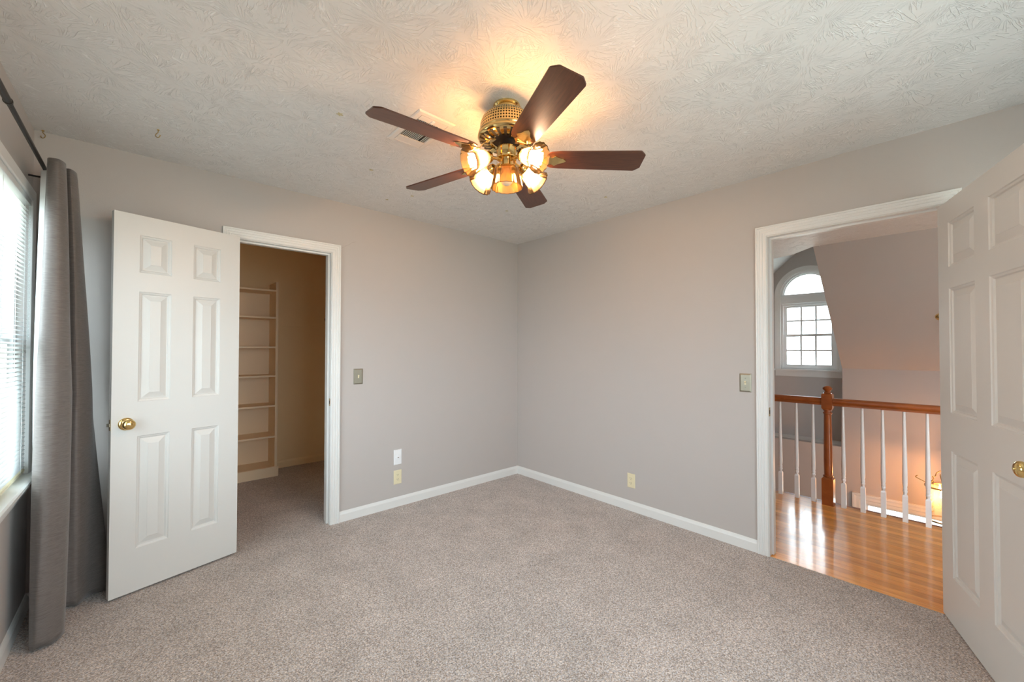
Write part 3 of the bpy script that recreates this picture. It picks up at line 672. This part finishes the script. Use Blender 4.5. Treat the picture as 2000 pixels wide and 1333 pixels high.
# ------------------------------------------------------------------ ceiling vent
vt = thing('ceiling_vent', (-1.92, -1.328, H), 'rectangular ceiling air vent behind the fan blade', 'vent')
vx0, vx1, vy0, vy1 = -2.022, -1.818, -1.500, -1.152
b = B(); lo = []
for a, d in ((0, 0), (0, 0.003), (0.006, 0.008), (0.026, 0.010), (0.030, 0.006)):
    lo.append([b.verts.new((x, y, H - d)) for x, y in ((vx0 + a, vy0 + a), (vx1 - a, vy0 + a), (vx1 - a, vy1 - a), (vx0 + a, vy1 - a))])
for k in range(4):
    for i in range(4): j = (i + 1) % 4; b.faces.new([lo[k][i], lo[k][j], lo[k + 1][j], lo[k + 1][i]])
obj('frame', b, M['ventmetal'], vt)
b = B(); box(b, vx0 + .03, vx1 - .03, vy0 + .03, vy1 - .03, H - 0.0015, H - 0.0005); obj('duct_opening', b, M['dark'], vt)  # thin dark sheet on the solid ceiling paints the shade inside the duct
for ya, yb in ((vy1 - .085, vy1 - .03), (vy0 + .03, vy0 + .07)):
    b = B(); box(b, vx0 + .03, vx1 - .03, ya, yb, H - 0.009, H - 0.004); obj('face_plate', b, M['ventmetal'], vt)
b = B(); n = 15
for i in range(n):
    x = vx0 + .034 + (vx1 - vx0 - .068) * i / (n - 1); tl = 0.6 if i < n // 2 else -0.6
    if i == 11: continue
    prism(b, [(x, vy0 + .07, H - 0.001), (x + 0.0012, vy0 + .07, H - 0.001), (x + 0.0012, vy0 + .07, H - 0.0068), (x, vy0 + .07, H - 0.0068)], (0, vy1 - .085 - vy0 - .07, 0))
obj('louvres', b, M['ventmetal'], vt)
b = B(); box(b, -1.93, -1.916, vy0 + .036, vy0 + .062, H - 0.014, H - 0.009); obj('lever', b, M['white'], vt)

# ------------------------------------------------------------------ glow stars and hooks
def star(x, y, r, label, rot):
    bm = B(); pts = []
    for k in range(10):
        a = rot + PI * k / 5; q = r if k % 2 == 0 else r * 0.45; pts.append((x + q * math.cos(a), y + q * math.sin(a), H - 0.0025))
    prism(bm, pts, (0, 0, 0.0025))
    obj('star_sticker', bm, M['star'], label=label, cat='sticker', group='small pale stars stuck on the ceiling')
star(-2.281, -1.201, 0.017, 'pale plastic star on the ceiling just left of the leftmost fan blade', 0.2)
star(-1.918, -0.712, 0.013, 'pale star on the ceiling left of the lower left fan blade', 0.8)
star(-1.515, -0.490, 0.013, 'pale star on the ceiling just below the tip of the lower left blade', 0.1)
star(-1.716, -1.312, 0.015, 'pale star on the ceiling between the vent and the lamp shades', 1.1)
star(-0.789, -0.718, 0.012, 'pale star on the ceiling between the fan and the far room corner', 0.5)
star(-0.448, -1.434, 0.013, 'pale star on the ceiling at the lower right of the fan', 0.9)
star(-1.62, -0.30, 0.010, 'faint small star on the ceiling nearest the closet wall', 0.3)
def hook(x, y, ang, label):
    bm = B(); c, s = math.cos(ang), math.sin(ang); P = []
    prof = [(0, 0), (0, -0.012), (0.004, -0.017), (0.010, -0.021), (0.013, -0.027), (0.012, -0.034), (0.006, -0.039), (-0.001, -0.040), (-0.007, -0.037), (-0.010, -0.031), (-0.0105, -0.027)]
    for u, z in prof: P.append((x + u * c, y + u * s, H + z))
    t = thing('ceiling_hook', (x, y, H), label, 'hook')
    tube(bm, P, 0.0019, 8); obj('hook', bm, M['dbrass'], t, smooth=True)
    bm = B(); lathe(bm, [(0.006, 0), (0.006, -0.0015), (0.003, -0.004), (0.0019, -0.004)], 14, Matrix.Translation((x, y, H))); obj('collar', bm, M['brass'], t)
hook(-3.362, -0.022, -0.75, 'small brass ceiling hook in the corner above the curtain')
hook(-2.922, -0.430, 2.4, 'small brass ceiling hook above the closet door')

# ------------------------------------------------------------------ ceiling fan
FX, FYY = -1.733, -1.788
fan = thing('ceiling_fan', (FX, FYY, H), 'brass ceiling fan with five cherry blades and five glass shades', 'ceiling fan')
F0 = Matrix.Translation((FX, FYY, 0))
b = B(); lathe(b, [(0.050, H), (0.062, H - 0.001), (0.064, H - 0.010), (0.056, H - 0.018), (0.054, H - 0.036), (0.060, H - 0.041), (0.078, H - 0.043)], 48, F0); obj('canopy', b, M['brass'], fan, smooth=True)
b = B(); lathe(b, [(0.075, -0.001), (0.098, -0.010), (0.114, -0.028), (0.122, -0.052), (0.125, -0.090)], 72)
band = obj('housing_band', b, M['band'], fan, smooth=True); band.matrix_parent_inverse = Matrix.Identity(4); band.location = (0, 0, -0.041)
b = B(); lathe(b, [(0.124, 2.313), (0.129, 2.310), (0.131, 2.305), (0.129, 2.300), (0.133, 2.296), (0.134, 2.289), (0.130, 2.281), (0.121, 2.274), (0.108, 2.269), (0.092, 2.266), (0.074, 2.266), (0.065, 2.272), (0.063, 2.290)], 72, F0); mh = obj('motor_housing', b, M['brass'], fan, smooth=True)
b = B()
for k in range(24):
    a = 2 * PI * k / 24; m_ = F0 @ Matrix.Rotation(a, 4, 'Z')
    p = [Vector((0.1245, -0.0075, 2.2738)), Vector((0.1245, 0.0075, 2.2738)), Vector((0.078, 0.0046, 2.2650)), Vector((0.078, -0.0046, 2.2650))]
    nn = Vector((0.16, 0, -0.98)); prism(b, [m_ @ (q + nn * 0.0022) for q in p], (m_.to_3x3() @ nn) * -0.004)
obj('vent_slots', b, M['dark'], mh)  # dark pieces laid on the housing paint the shade inside its slots
b = B(); lathe(b, [(0.063, 2.310), (0.063, 2.274), (0.036, 2.270), (0.032, 2.252), (0.022, 2.248), (0.022, 2.240)], 32, F0, cap1=True); obj('motor_core', b, M['dark'], fan)
b = B(); lathe(b, [(0.020, 2.247), (0.040, 2.247), (0.0445, 2.242), (0.0445, 2.203), (0.042, 2.199), (0.046, 2.197), (0.046, 2.192), (0.032, 2.190), (0.030, 2.186), (0.030, 2.158), (0.034, 2.154), (0.034, 2.146), (0.020, 2.144)], 48, F0, cap0=True, cap1=True); obj('switch_cup', b, M['brass'], fan, smooth=True)
# blades
BZ = 2.192
for k in range(5):
    a = math.radians(31.5 + 72 * k)
    m_ = F0 @ Matrix.Rotation(a, 4, 'Z') @ Matrix.Translation((0, 0, BZ)) @ Matrix.Rotation(math.radians(-12), 4, 'X')
    r0, r1 = 0.185, 0.632
    out = [(r0, -0.040), (r0 + 0.02, -0.052), (r0 + 0.06, -0.058), (r1 - 0.028, -0.068), (r1 - 0.022, -0.066), (r1 - 0.003, -0.047), (r1, -0.042), (r1, 0.042), (r1 - 0.003, 0.047), (r1 - 0.022, 0.066), (r1 - 0.028, 0.068), (r0 + 0.06, 0.058), (r0 + 0.02, 0.052), (r0, 0.040)]
    b = B(); prism(b, [(x, y, -0.003) for x, y in out], (0, 0, 0.006))
    bl_ = obj('blade', b, M['blade'], fan)
    # keep the grain running along each blade
    bl_.data.transform(Matrix.Identity(4))
    bl_.matrix_parent_inverse = Matrix.Identity(4); bl_.matrix_basis = Matrix.Translation((-FX, -FYY, -H)) @ m_
    if k == 0: bl_['label'] = 'cherry wood blade'
    b = B()
    # bracket: arm from the motor down to a leaf plate under the blade root
    leaf = [(0.165, -0.012), (0.185, -0.030), (0.205, -0.022), (0.222, -0.034), (0.240, -0.020), (0.262, -0.012), (0.275, 0.0), (0.262, 0.012), (0.240, 0.020), (0.222, 0.034), (0.205, 0.022), (0.185, 0.030), (0.165, 0.012)]
    prism(b, [(x, y, -0.0075) for x, y in leaf], (0, 0, 0.0042), m_)
    fr = F0 @ Matrix.Rotation(a, 4, 'Z')
    pts = [(0.068, 2.262), (0.100, 2.252), (0.135, 2.222), (0.160, BZ - 0.002), (0.185, BZ - 0.006)]
    for i in range(len(pts) - 1):
        (xa, za), (xb, zb) = pts[i], pts[i + 1]; w = 0.013 - 0.002 * i * (1 if i < 3 else -1)
        prism(b, [(xa, -w, za), (xb, -w, zb), (xb, -w, zb - 0.006), (xa, -w, za - 0.006)], (0, 2 * w, 0), fr)
    br_ = obj('blade_bracket', b, M['brass'], fan, bevel=0.0012)
# light kit
def shade(parent, mt, prof, fl, rim, mat):
    n = len(prof)
    def mod(k, t, r, z):
        w = k / (n - 1)
        rr = r * (1 + fl * w * math.cos(16 * t)); zz = z
        if k >= n - 2: rr += rim * math.cos(16 * t); zz += rim * 0.8 * math.cos(16 * t)
        return rr, zz
    bm = B(); lathe(bm, prof, 108, mt, mod=mod if fl or rim else None)
    o = obj('lamp_shade', bm, mat, parent, smooth=True); s = o.modifiers.new('s', 'SOLIDIFY'); s.thickness = 0.002; s.offset = 0
    return o
fwd = math.radians(47.84)
for k, da in enumerate((math.radians(122), math.radians(-134), math.radians(-50), math.radians(43))):
    # angles measured from the camera's viewing direction, counter clockwise
    a = fwd + da
    dh = Vector((math.cos(a), math.sin(a), 0)); ax = (dh * math.cos(math.radians(24)) + Vector((0, 0, -math.sin(math.radians(24))))).normalized()
    base = Vector((FX, FYY, 2.176)) + dh * 0.098
    mt = axis_to(base, ax)
    b = B(); p0 = Vector((FX, FYY, 2.180)) + dh * 0.026
    tube(b, [p0, p0 + dh * 0.022 + Vector((0, 0, 0.004)), p0 + dh * 0.044 + Vector((0, 0, 0.0)), base - ax * 0.012, base], 0.0075, 12); obj('light_arm', b, M['brass'], fan, smooth=True)
    b = B(); lathe(b, [(0.008, -0.020), (0.020, -0.016), (0.026, -0.006), (0.0275, 0.010), (0.026, 0.012)], 28, mt, cap0=True); fit = obj('shade_fitter', b, M['brass'], fan, smooth=True)
    b = B(); lathe(b, [(0.013, 0.0), (0.013, 0.03)], 16, mt, cap0=True, cap1=True); obj('socket', b, M['ivory'], fit)
    prof = [(0.0245, 0.002), (0.029, 0.010), (0.033, 0.022), (0.036, 0.040), (0.039, 0.058), (0.043, 0.076), (0.050, 0.092), (0.059, 0.103), (0.0635, 0.107)]
    sh = shade(fan, mt, prof, 0.022, 0.0, M['shade']); sh['label'] = 'lit amber glass shade with scalloped rim'
    b = B(); lathe(b, [(0.012, 0.028), (0.016, 0.036), (0.0245, 0.050), (0.028, 0.064), (0.0245, 0.078), (0.014, 0.087), (0.001, 0.090)], 20, mt, cap1=True); obj('bulb', b, M['bulb'], sh, smooth=True)
mt = Matrix.Translation((FX, FYY, 2.152)) @ Matrix.Rotation(PI, 4, 'X')
b = B(); lathe(b, [(0.020, -0.004), (0.045, 0.0), (0.056, 0.006), (0.056, 0.010)], 32, mt, cap0=True); obj('shade_fitter', b, M['brass'], fan, smooth=True)
sh = shade(fan, mt, [(0.055, 0.006), (0.059, 0.020), (0.062, 0.040), (0.066, 0.060), (0.070, 0.080), (0.072, 0.090), (0.0725, 0.094)], 0.022, 0.0, M['shade']); sh['label'] = 'unlit central glass shade pointing down'
b = B(); lathe(b, [(0.012, 0.0), (0.016, 0.02), (0.026, 0.038), (0.030, 0.055), (0.026, 0.070), (0.014, 0.080), (0.001, 0.082)], 24, mt, cap1=True); obj('bulb', b, M['deadbulb'], sh, smooth=True)
# pull chain towards the camera's left
pc = Vector((FX, FYY, 0)) + Vector((-0.741, 0.671, 0)) * 0.043 + Vector((-0.671, -0.741, 0)) * 0.048
b = B()
for i in range(26): ball(b, (pc.x, pc.y, 2.205 - i * 0.0062), 0.0022, 8, 6)
ch = obj('pull_chain', b, M['brass'], fan)
b = B(); lathe(b, [(0.0008, 2.048), (0.003, 2.046), (0.0045, 2.040), (0.0045, 2.030), (0.0065, 2.024), (0.0065, 2.018), (0.0008, 2.016)], 14, Matrix.Translation((pc.x, pc.y, 0))); obj('pull_finial', b, M['finial'], ch, smooth=True)

# ------------------------------------------------------------------ hall and foyer
KX = 3.97; GX = 4.38; DY0, DY1 = -2.107, -1.173; DC = -1.64; EY0, EY1 = -4.7, 0.3
b = B(); box(b, 0.0, 1.43, EY0, EY1, -0.30, -0.004)
obj('floor_hall', b, M['oak'], kind='structure', label='glossy honey oak strip floor of the hall')
b = B(); box(b, 1.43, 1.462, EY0, EY1, -0.034, -0.003); obj('trim_3', b, M['rail'], kind='structure', label='wood nosing along the edge of the hall floor')
b = B(); box(b, 1.33, 1.43, EY0, EY1, -2.8, -0.30); obj('wall_foyer_inner', b, M['wall'], kind='structure')
b = B(); box(b, 0.0, 4.1, EY0 - 0.1, EY0, -2.8, 3.1); obj('wall_foyer_right', b, M['wall'], kind='structure')
b = B(); box(b, 0.0, 4.1, EY1, EY1 + 0.1, -2.8, 3.1); obj('wall_foyer_left', b, M['wall'], kind='structure')
b = B(); box(b, 1.33, 4.1, EY0, EY1, -2.9, -2.8); obj('floor_foyer', b, M['foyerfloor'], kind='structure')
# hall ceiling with its edge following the valley of the dormer
SX = 2.443
b = B(); prism(b, [(TK - 0.02, EY0, H), (SX, EY0, H), (SX, DY0, H), (2.71, -1.864, H), (2.812, DC, H), (2.71, -1.416, H), (SX, DY1, H), (SX, EY1, H), (TK - 0.02, EY1, H)], (0, 0, 0.6))
obj('ceiling_hall', b, M['ceiling'], kind='structure', label='textured hall ceiling')
# slope
sl = Vector((KX - SX, 0, 1.065 - H)); nrm = Vector((H - 1.065, 0, KX - SX)).normalized() * 0.08
for y0, y1, nme in ((EY0, DY0, 'ceiling_slope'), (DY1, EY1, 'ceiling_slope_left')):
    b = B(); prism(b, [(SX - .01, y0, H + .009), (KX + .01, y0, 1.065 - .009), (KX + .01 + nrm.x, y0, 1.065 - .009 + nrm.z), (SX - .01 + nrm.x, y0, H + .009 + nrm.z)], (0, y1 - y0, 0))
    obj(nme, b, M['wall'], kind='structure', label='sloping greige ceiling above the foyer' if nme == 'ceiling_slope' else None)
# front wall with opening for the entry glass
LW = dict(y0=-3.6, y1=-2.33, z0=-2.62, z1=-0.68)
b = B(); wall_with_hole(b, 'y', EY0, EY1, KX, KX + 0.12, -2.8, 0.015, [(LW['y0'], LW['y1'], LW['z0'], LW['z1'])])
box(b, KX, KX + 0.12, EY0, DY0, 0.015, 1.065); box(b, KX, KX + 0.12, DY1, EY1, 0.015, 1.065)
obj('wall_foyer_front', b, M['wall'], kind='structure', label='greige foyer wall below the sloped ceiling')
b = B(); box(b, KX + 0.12, GX + 0.14, DY0 - 0.06, DY1 + 0.06, -0.06, 0.015); obj('floor_dormer', b, M['trim'], kind='structure', label='ledge of the dormer recess')
GZ = 2.485; GP = 2.91
for y, s, nme in ((DY0, -0.06, 'wall_dormer_right'), (DY1, 0.06, 'wall_dormer_left')):
    b = B(); prism(b, [(KX + .004, y, 0.0), (GX + 0.1, y, 0.0), (GX + 0.1, y, GZ + 0.02), (SX - 0.05, y, GZ + 0.02), (SX + .004, y, H + .004), (KX + .004, y, 1.069)], (0, s, 0)); obj(nme, b, M['wall'], kind='structure')
for s, nme in ((-1, 'ceiling_dormer_right'), (1, 'ceiling_dormer_left')):
    ye = DC + s * (DY1 - DC + 0.06); ze = GP - (GP - GZ) / (DY1 - DC) * (DY1 - DC + 0.06)
    b = B(); prism(b, [(SX, ye, ze), (SX, DC, GP), (SX, DC, GP + 0.1), (SX, ye, ze + 0.1)], (GX - SX + 0.14, 0, 0)); obj(nme, b, M['trim'], kind='structure')
# dormer end wall with an arched opening
wy0, wy1, wz0, wzs = -1.985, -1.295, 1.02, 2.150   # rough opening, springing height
R_ = (wy1 - wy0) / 2
arc = [(DC + R_ * math.cos(t), wzs + R_ * math.sin(t)) for t in [PI * k / 24 for k in range(25)]]
b = B()
def pl(pts): prism(b, [(GX, y, z) for y, z in pts], (0.12, 0, 0))
pl([(DY0 - .01, 0.0), (DY1 + .01, 0.0), (DY1 + .01, wz0), (DY0 - .01, wz0)])
pl([(DY0 - .01, wz0), (wy0, wz0), (wy0, wzs), (DY0 - .01, wzs)]); pl([(wy1, wz0), (DY1 + .01, wz0), (DY1 + .01, wzs), (wy1, wzs)])
top = lambda y: 3.05
for (ya, za), (yb, zb) in zip(arc, arc[1:]): pl([(yb, zb), (ya, za), (ya, 3.05), (yb, 3.05)])
pl([(DY0 - .01, wzs), (wy0, wzs), (wy0, 3.05), (DY0 - .01, 3.05)]); pl([(wy1, wzs), (DY1 + .01, wzs), (DY1 + .01, 3.05), (wy1, 3.05)])
obj('wall_dormer', b, M['wall'], kind='structure', label='dormer wall round the arched window')
w3 = thing('window_3', (GX, DC, 1.0), kind='structure', label='arched white window in the foyer dormer')
b = B(); prof = [(0, 0), (0, 0.014), (0.02, 0.016), (0.024, 0.012), (0.05, 0.018), (0.075, 0.018), (0.075, 0)]
path = [(wy0, wz0, -1, 0)] + [(wy0, wzs, -1, 0)] + [(DC + R_ * math.cos(t), wzs + R_ * math.sin(t), math.cos(t), math.sin(t)) for t in [PI - PI * k / 28 for k in range(1, 28)]] + [(wy1, wzs, 1, 0), (wy1, wz0, 1, 0)]
rings = [[b.verts.new((GX - d, y + q * ny, z + q * nz)) for (y, z, ny, nz) in path] for q, d in prof]
for k in range(len(rings)):
    k2 = (k + 1) % len(rings)
    for i in range(len(path) - 1): b.faces.new([rings[k][i], rings[k][i + 1], rings[k2][i + 1], rings[k2][i]])
obj('window_casing', b, M['trim'], w3, smooth=True)
b = B(); box(b, GX - 0.045, GX + 0.04, wy0 - 0.085, wy1 + 0.085, wz0 - 0.025, wz0); box(b, GX - 0.016, GX, wy0 - 0.07, wy1 + 0.07, wz0 - 0.11, wz0 - 0.025); obj('window_sill', b, M['trim'], w3, bevel=0.002)
b = B(); box(b, GX - 0.008, GX + 0.09, wy0, wy1, wzs - 0.13, wzs - 0.02); obj('transom_bar', b, M['vinyl'], w3, bevel=0.003)
sash_window(w3, 'y', wy0, wy1, wz0, wzs - 0.13, GX, GX + 0.1, 1.53, muntins=(3, 2))
b = B(); th = [PI * k / 28 for k in range(29)]
for ra, rb, xa, xb in ((R_, R_ - 0.03, GX + 0.01, GX + 0.09), (R_ - 0.03, R_ - 0.05, GX + 0.03, GX + 0.07)):
    for t0, t1_ in zip(th, th[1:]):
        prism(b, [(xa, DC + ra * math.cos(t0), wzs + ra * math.sin(t0)), (xa, DC + ra * math.cos(t1_), wzs + ra * math.sin(t1_)), (xa, DC + rb * math.cos(t1_), wzs + rb * math.sin(t1_)), (xa, DC + rb * math.cos(t0), wzs + rb * math.sin(t0))], (xb - xa, 0, 0))
box(b, GX + 0.01, GX + 0.09, wy0, wy1, wzs - 0.02, wzs + 0.01)
obj('arch_frame', b, M['vinyl'], w3)
b = B(); rr = R_ - 0.045; prism(b, [(GX + 0.05, DC + rr * math.cos(t), wzs + rr * math.sin(t)) for t in th], (0.003, 0, 0)); obj('arch_pane', b, M['glass'], w3)
# entry glass below
w4 = thing('window_4', (KX, -2.95, -2.62), kind='structure', label='bright glazed opening low in the foyer behind the balusters')
b = B(); big = [(0, 0), (0, 0.014), (0.02, 0.02), (0.05, 0.02), (0.06, 0.026), (0.09, 0.026), (0.11, 0.034), (0.13, 0.034), (0.13, 0)]
casing(b, LW['y0'], LW['y1'], LW['z0'] - 0.18, LW['z1'], lambda u, z, d: (KX - d, u, z), prof=big); obj('window_casing', b, M['trim'], w4)
b = B(); F_ = 0.02
box(b, KX + .03, KX + .09, LW['y0'], LW['y1'], LW['z1'] - F_, LW['z1']); box(b, KX + .03, KX + .09, LW['y0'], LW['y1'], LW['z0'], LW['z0'] + .2)
box(b, KX + .03, KX + .09, LW['y0'], LW['y0'] + F_, LW['z0'] + .2, LW['z1'] - F_); box(b, KX + .03, KX + .09, LW['y1'] - F_, LW['y1'], LW['z0'] + .2, LW['z1'] - F_)
obj('window_frame', b, M['vinyl'], w4)
b = B(); box(b, KX + .058, KX + .062, LW['y0'] + F_, LW['y1'] - F_, LW['z0'] + .2, LW['z1'] - F_); obj('pane', b, M['glass'], w4)
b = B(); box(b, -8, 22, -14, 12, -3.3, -3.2); gr_ = obj('ground', b, plain('pale outdoor ground', (0.55, 0.56, 0.50), 0.9, mottle=0.1), kind='structure')
b = B(); box(b, KX + .13, 6.0, -4.5, -1.2, -3.2, -2.75); obj('porch_slab', b, plain('porch concrete', (0.75, 0.75, 0.70), 0.8), kind='structure')

# railing
RXX = 1.378
rl = thing('stair_railing', (RXX, -2.41, -0.003), 'hall railing of red brown wood with white turned balusters', 'railing')
def rail_prof(): return [(-0.028, 0.0), (-0.028, 0.010), (-0.022, 0.018), (-0.030, 0.028), (-0.031, 0.044), (-0.024, 0.056), (-0.010, 0.062), (0.010, 0.062), (0.024, 0.056), (0.031, 0.044), (0.030, 0.028), (0.022, 0.018), (0.028, 0.010), (0.028, 0.0)]
for y0, y1 in ((EY0, -2.447), (-2.373, EY1)):
    b = B(); prism(b, [(RXX + u, y0, 0.840 + v) for u, v in rail_prof()], (0, y1 - y0, 0)); obj('handrail', b, M['rail'], rl, smooth=True)
def sq(bm, cx, cy, h0, h1, z0, z1):
    a = [bm.verts.new((cx + sx * h0, cy + sy * h0, z0)) for sx, sy in ((-1, -1), (1, -1), (1, 1), (-1, 1))]
    c = [bm.verts.new((cx + sx * h1, cy + sy * h1, z1)) for sx, sy in ((-1, -1), (1, -1), (1, 1), (-1, 1))]
    bm.faces.new(list(reversed(a))); bm.faces.new(c)
    for i in range(4): j = (i + 1) % 4; bm.faces.new([a[i], a[j], c[j], c[i]])
NY = -2.410
b = B(); cN = Matrix.Translation((RXX, NY, 0))
sq(b, RXX, NY, 0.040, 0.040, -0.004, 0.215); sq(b, RXX, NY, 0.040, 0.030, 0.215, 0.228)
lathe(b, [(0.030, 0.226), (0.036, 0.232), (0.036, 0.240), (0.028, 0.245), (0.0295, 0.26), (0.030, 0.40), (0.0285, 0.60), (0.026, 0.755), (0.028, 0.765), (0.033, 0.770), (0.033, 0.776), (0.027, 0.782), (0.027, 0.792), (0.034, 0.798), (0.034, 0.806)], 32, cN, cap0=True, cap1=True)
sq(b, RXX, NY, 0.030, 0.037, 0.804, 0.818); sq(b, RXX, NY, 0.037, 0.037, 0.818, 0.930); sq(b, RXX, NY, 0.037, 0.028, 0.930, 0.942)
npst = obj('newel_post', b, M['rail'], rl, smooth=True, label='red brown newel post')
b = B(); lathe(b, [(0.022, 0.940), (0.027, 0.946), (0.022, 0.953), (0.018, 0.958), (0.024, 0.966), (0.032, 0.976), (0.034, 0.984), (0.030, 0.991), (0.026, 0.993), (0.024, 0.998), (0.014, 1.004), (0.001, 1.006)], 32, cN, cap0=True); obj('finial', b, M['rail'], npst, smooth=True)
# one baluster, then copies
b = B(); sq(b, RXX, 0, 0.0155, 0.0155, -0.004, 0.190); sq(b, RXX, 0, 0.0155, 0.011, 0.190, 0.202)
lathe(b, [(0.0115, 0.200), (0.0100, 0.212), (0.0120, 0.218), (0.0145, 0.226), (0.0145, 0.232), (0.0115, 0.238), (0.0135, 0.246), (0.0135, 0.254), (0.0115, 0.260), (0.0145, 0.275), (0.0155, 0.300), (0.0150, 0.36), (0.0085, 0.842)], 20, Matrix.Translation((RXX, 0, 0)), cap0=True, cap1=True)
bal = obj('baluster', b, M['balwhite'], rl, smooth=True, label='white turned baluster')
ys = [-2.060, -2.185, -2.307, -2.513, -2.636, -2.759, -2.883, -3.008, -1.937, -1.814, -1.691, -1.568, -3.132, -3.256, -3.380, -3.504]
bal.location.y = ys[0]
for y in ys[1:]:
    c = bal.copy(); COL.objects.link(c); c.parent = rl; c.matrix_parent_inverse = bal.matrix_parent_inverse.copy(); c.location.y = y

# lantern in the foyer
LX, LY, LZ = 3.30, -3.050, -0.13
ln = thing('hanging_lantern', (LX, LY, 1.66), 'brass hanging lantern glowing in the foyer behind the balusters', 'lantern')
LR = 0.135
b = B(); lathe(b, [(0.001, 0), (0.055, 0), (0.050, -0.012), (0.02, -0.022), (0.008, -0.04), (0.001, -0.04)], 28, axis_to((LX, LY, 1.667), (0.669, 0, 0.743)))
obj('ceiling_canopy', b, M['brass'], ln, smooth=True, label='round brass ceiling canopy')
b = B(); z = 1.62; i = 0
while z > 0.09:
    m_ = Matrix.Translation((LX, LY, z)) @ Matrix.Rotation(PI / 2 * (i % 2), 4, 'Z')
    pts = [m_ @ Vector((0.008 * math.cos(t), 0, 0.016 * math.sin(t))) for t in [2 * PI * q / 10 for q in range(11)]]
    tube(b, pts, 0.0018, 6, caps=False); z -= 0.026; i += 1
obj('chain', b, M['dbrass'], ln)
def ringm(bm, r, z, w, h): lathe(bm, [(r - w, z), (r + w, z), (r + w, z + h), (r - w, z + h), (r - w, z)], 48, Matrix.Translation((LX, LY, 0)))
for q in ((LR + 0.008, LZ - 0.012, 0.012, 0.012), (LR + 0.002, LZ - 0.36, 0.010, 0.012)):
    b = B(); ringm(b, *q); obj('frame_ring', b, M['dbrass'], ln)
b = B(); lathe(b, [(LR - 0.006, LZ - 0.345), (LR - 0.006, LZ + 0.03)], 48, Matrix.Translation((LX, LY, 0))); gl = obj('glass_cylinder', b, M['lglass'], ln, smooth=True)
for k in range(4):
    a = math.radians(100 + 90 * k); d = Vector((math.cos(a), math.sin(a), 0)); c = Vector((LX, LY, 0)) + d * LR
    b = B(); tube(b, [c + Vector((0, 0, LZ + 0.012)), c + Vector((0, 0, LZ - 0.38))], 0.006, 10); ball(b, c + Vector((0, 0, LZ - 0.387)), 0.008, 12, 8); obj('post', b, M['dbrass'], ln, smooth=True)
    b = B()
    def P(r, z): return Vector((LX, LY, 0)) + d * r + Vector((0, 0, z))
    # crown: outward scroll, then a curve stepping in and up to the centre
    sc = catmull([tuple(P(r, z)) for r, z in ((LR + 0.07, LZ + 0.085), (LR + 0.085, LZ + 0.070), (LR + 0.07, LZ + 0.055), (LR + 0.02, LZ + 0.030), (LR, LZ + 0.012))], 6); tube(b, sc, 0.0045, 8)
    sc = catmull([tuple(P(r, z)) for r, z in ((LR, LZ + 0.012), (LR - 0.035, LZ + 0.035), (LR - 0.052, LZ + 0.075), (LR - 0.045, LZ + 0.095), (LR - 0.065, LZ + 0.10), (LR - 0.075, LZ + 0.135), (LR - 0.10, LZ + 0.160), (0.012, LZ + 0.165), (0.004, LZ + 0.19))], 6); tube(b, sc, 0.0045, 8)
    obj('crown_scroll', b, M['dbrass'], ln, smooth=True)
b = B(); tube(b, [(LX, LY, 0.11), (LX, LY, LZ - 0.10)], 0.004, 8); lathe(b, [(0.001, LZ - 0.2), (0.05, LZ - 0.2), (0.055, LZ - 0.19), (0.001, LZ - 0.185)], 20, Matrix.Translation((LX, LY, 0))); tube(b, [(LX, LY, LZ - 0.10), (LX, LY, LZ - 0.2)], 0.004, 8)
cl = obj('candle_stem', b, M['brass'], ln)
for k in range(3):
    a = 2 * PI * k / 3 + 2.6; p = Vector((LX + 0.045 * math.cos(a), LY + 0.045 * math.sin(a), 0))
    b = B(); tube(b, [p + Vector((0, 0, LZ - 0.19)), p + Vector((0, 0, LZ - 0.11))], 0.008, 12); cd = obj('candle_sleeve', b, M['ivory'], cl)
    b = B(); lathe(b, [(0.006, LZ - 0.11), (0.011, LZ - 0.09), (0.009, LZ - 0.07), (0.001, LZ - 0.045)], 12, Matrix.Translation((p.x, p.y, 0)), cap0=True); obj('bulb', b, M['lbulb'], cl, smooth=True)
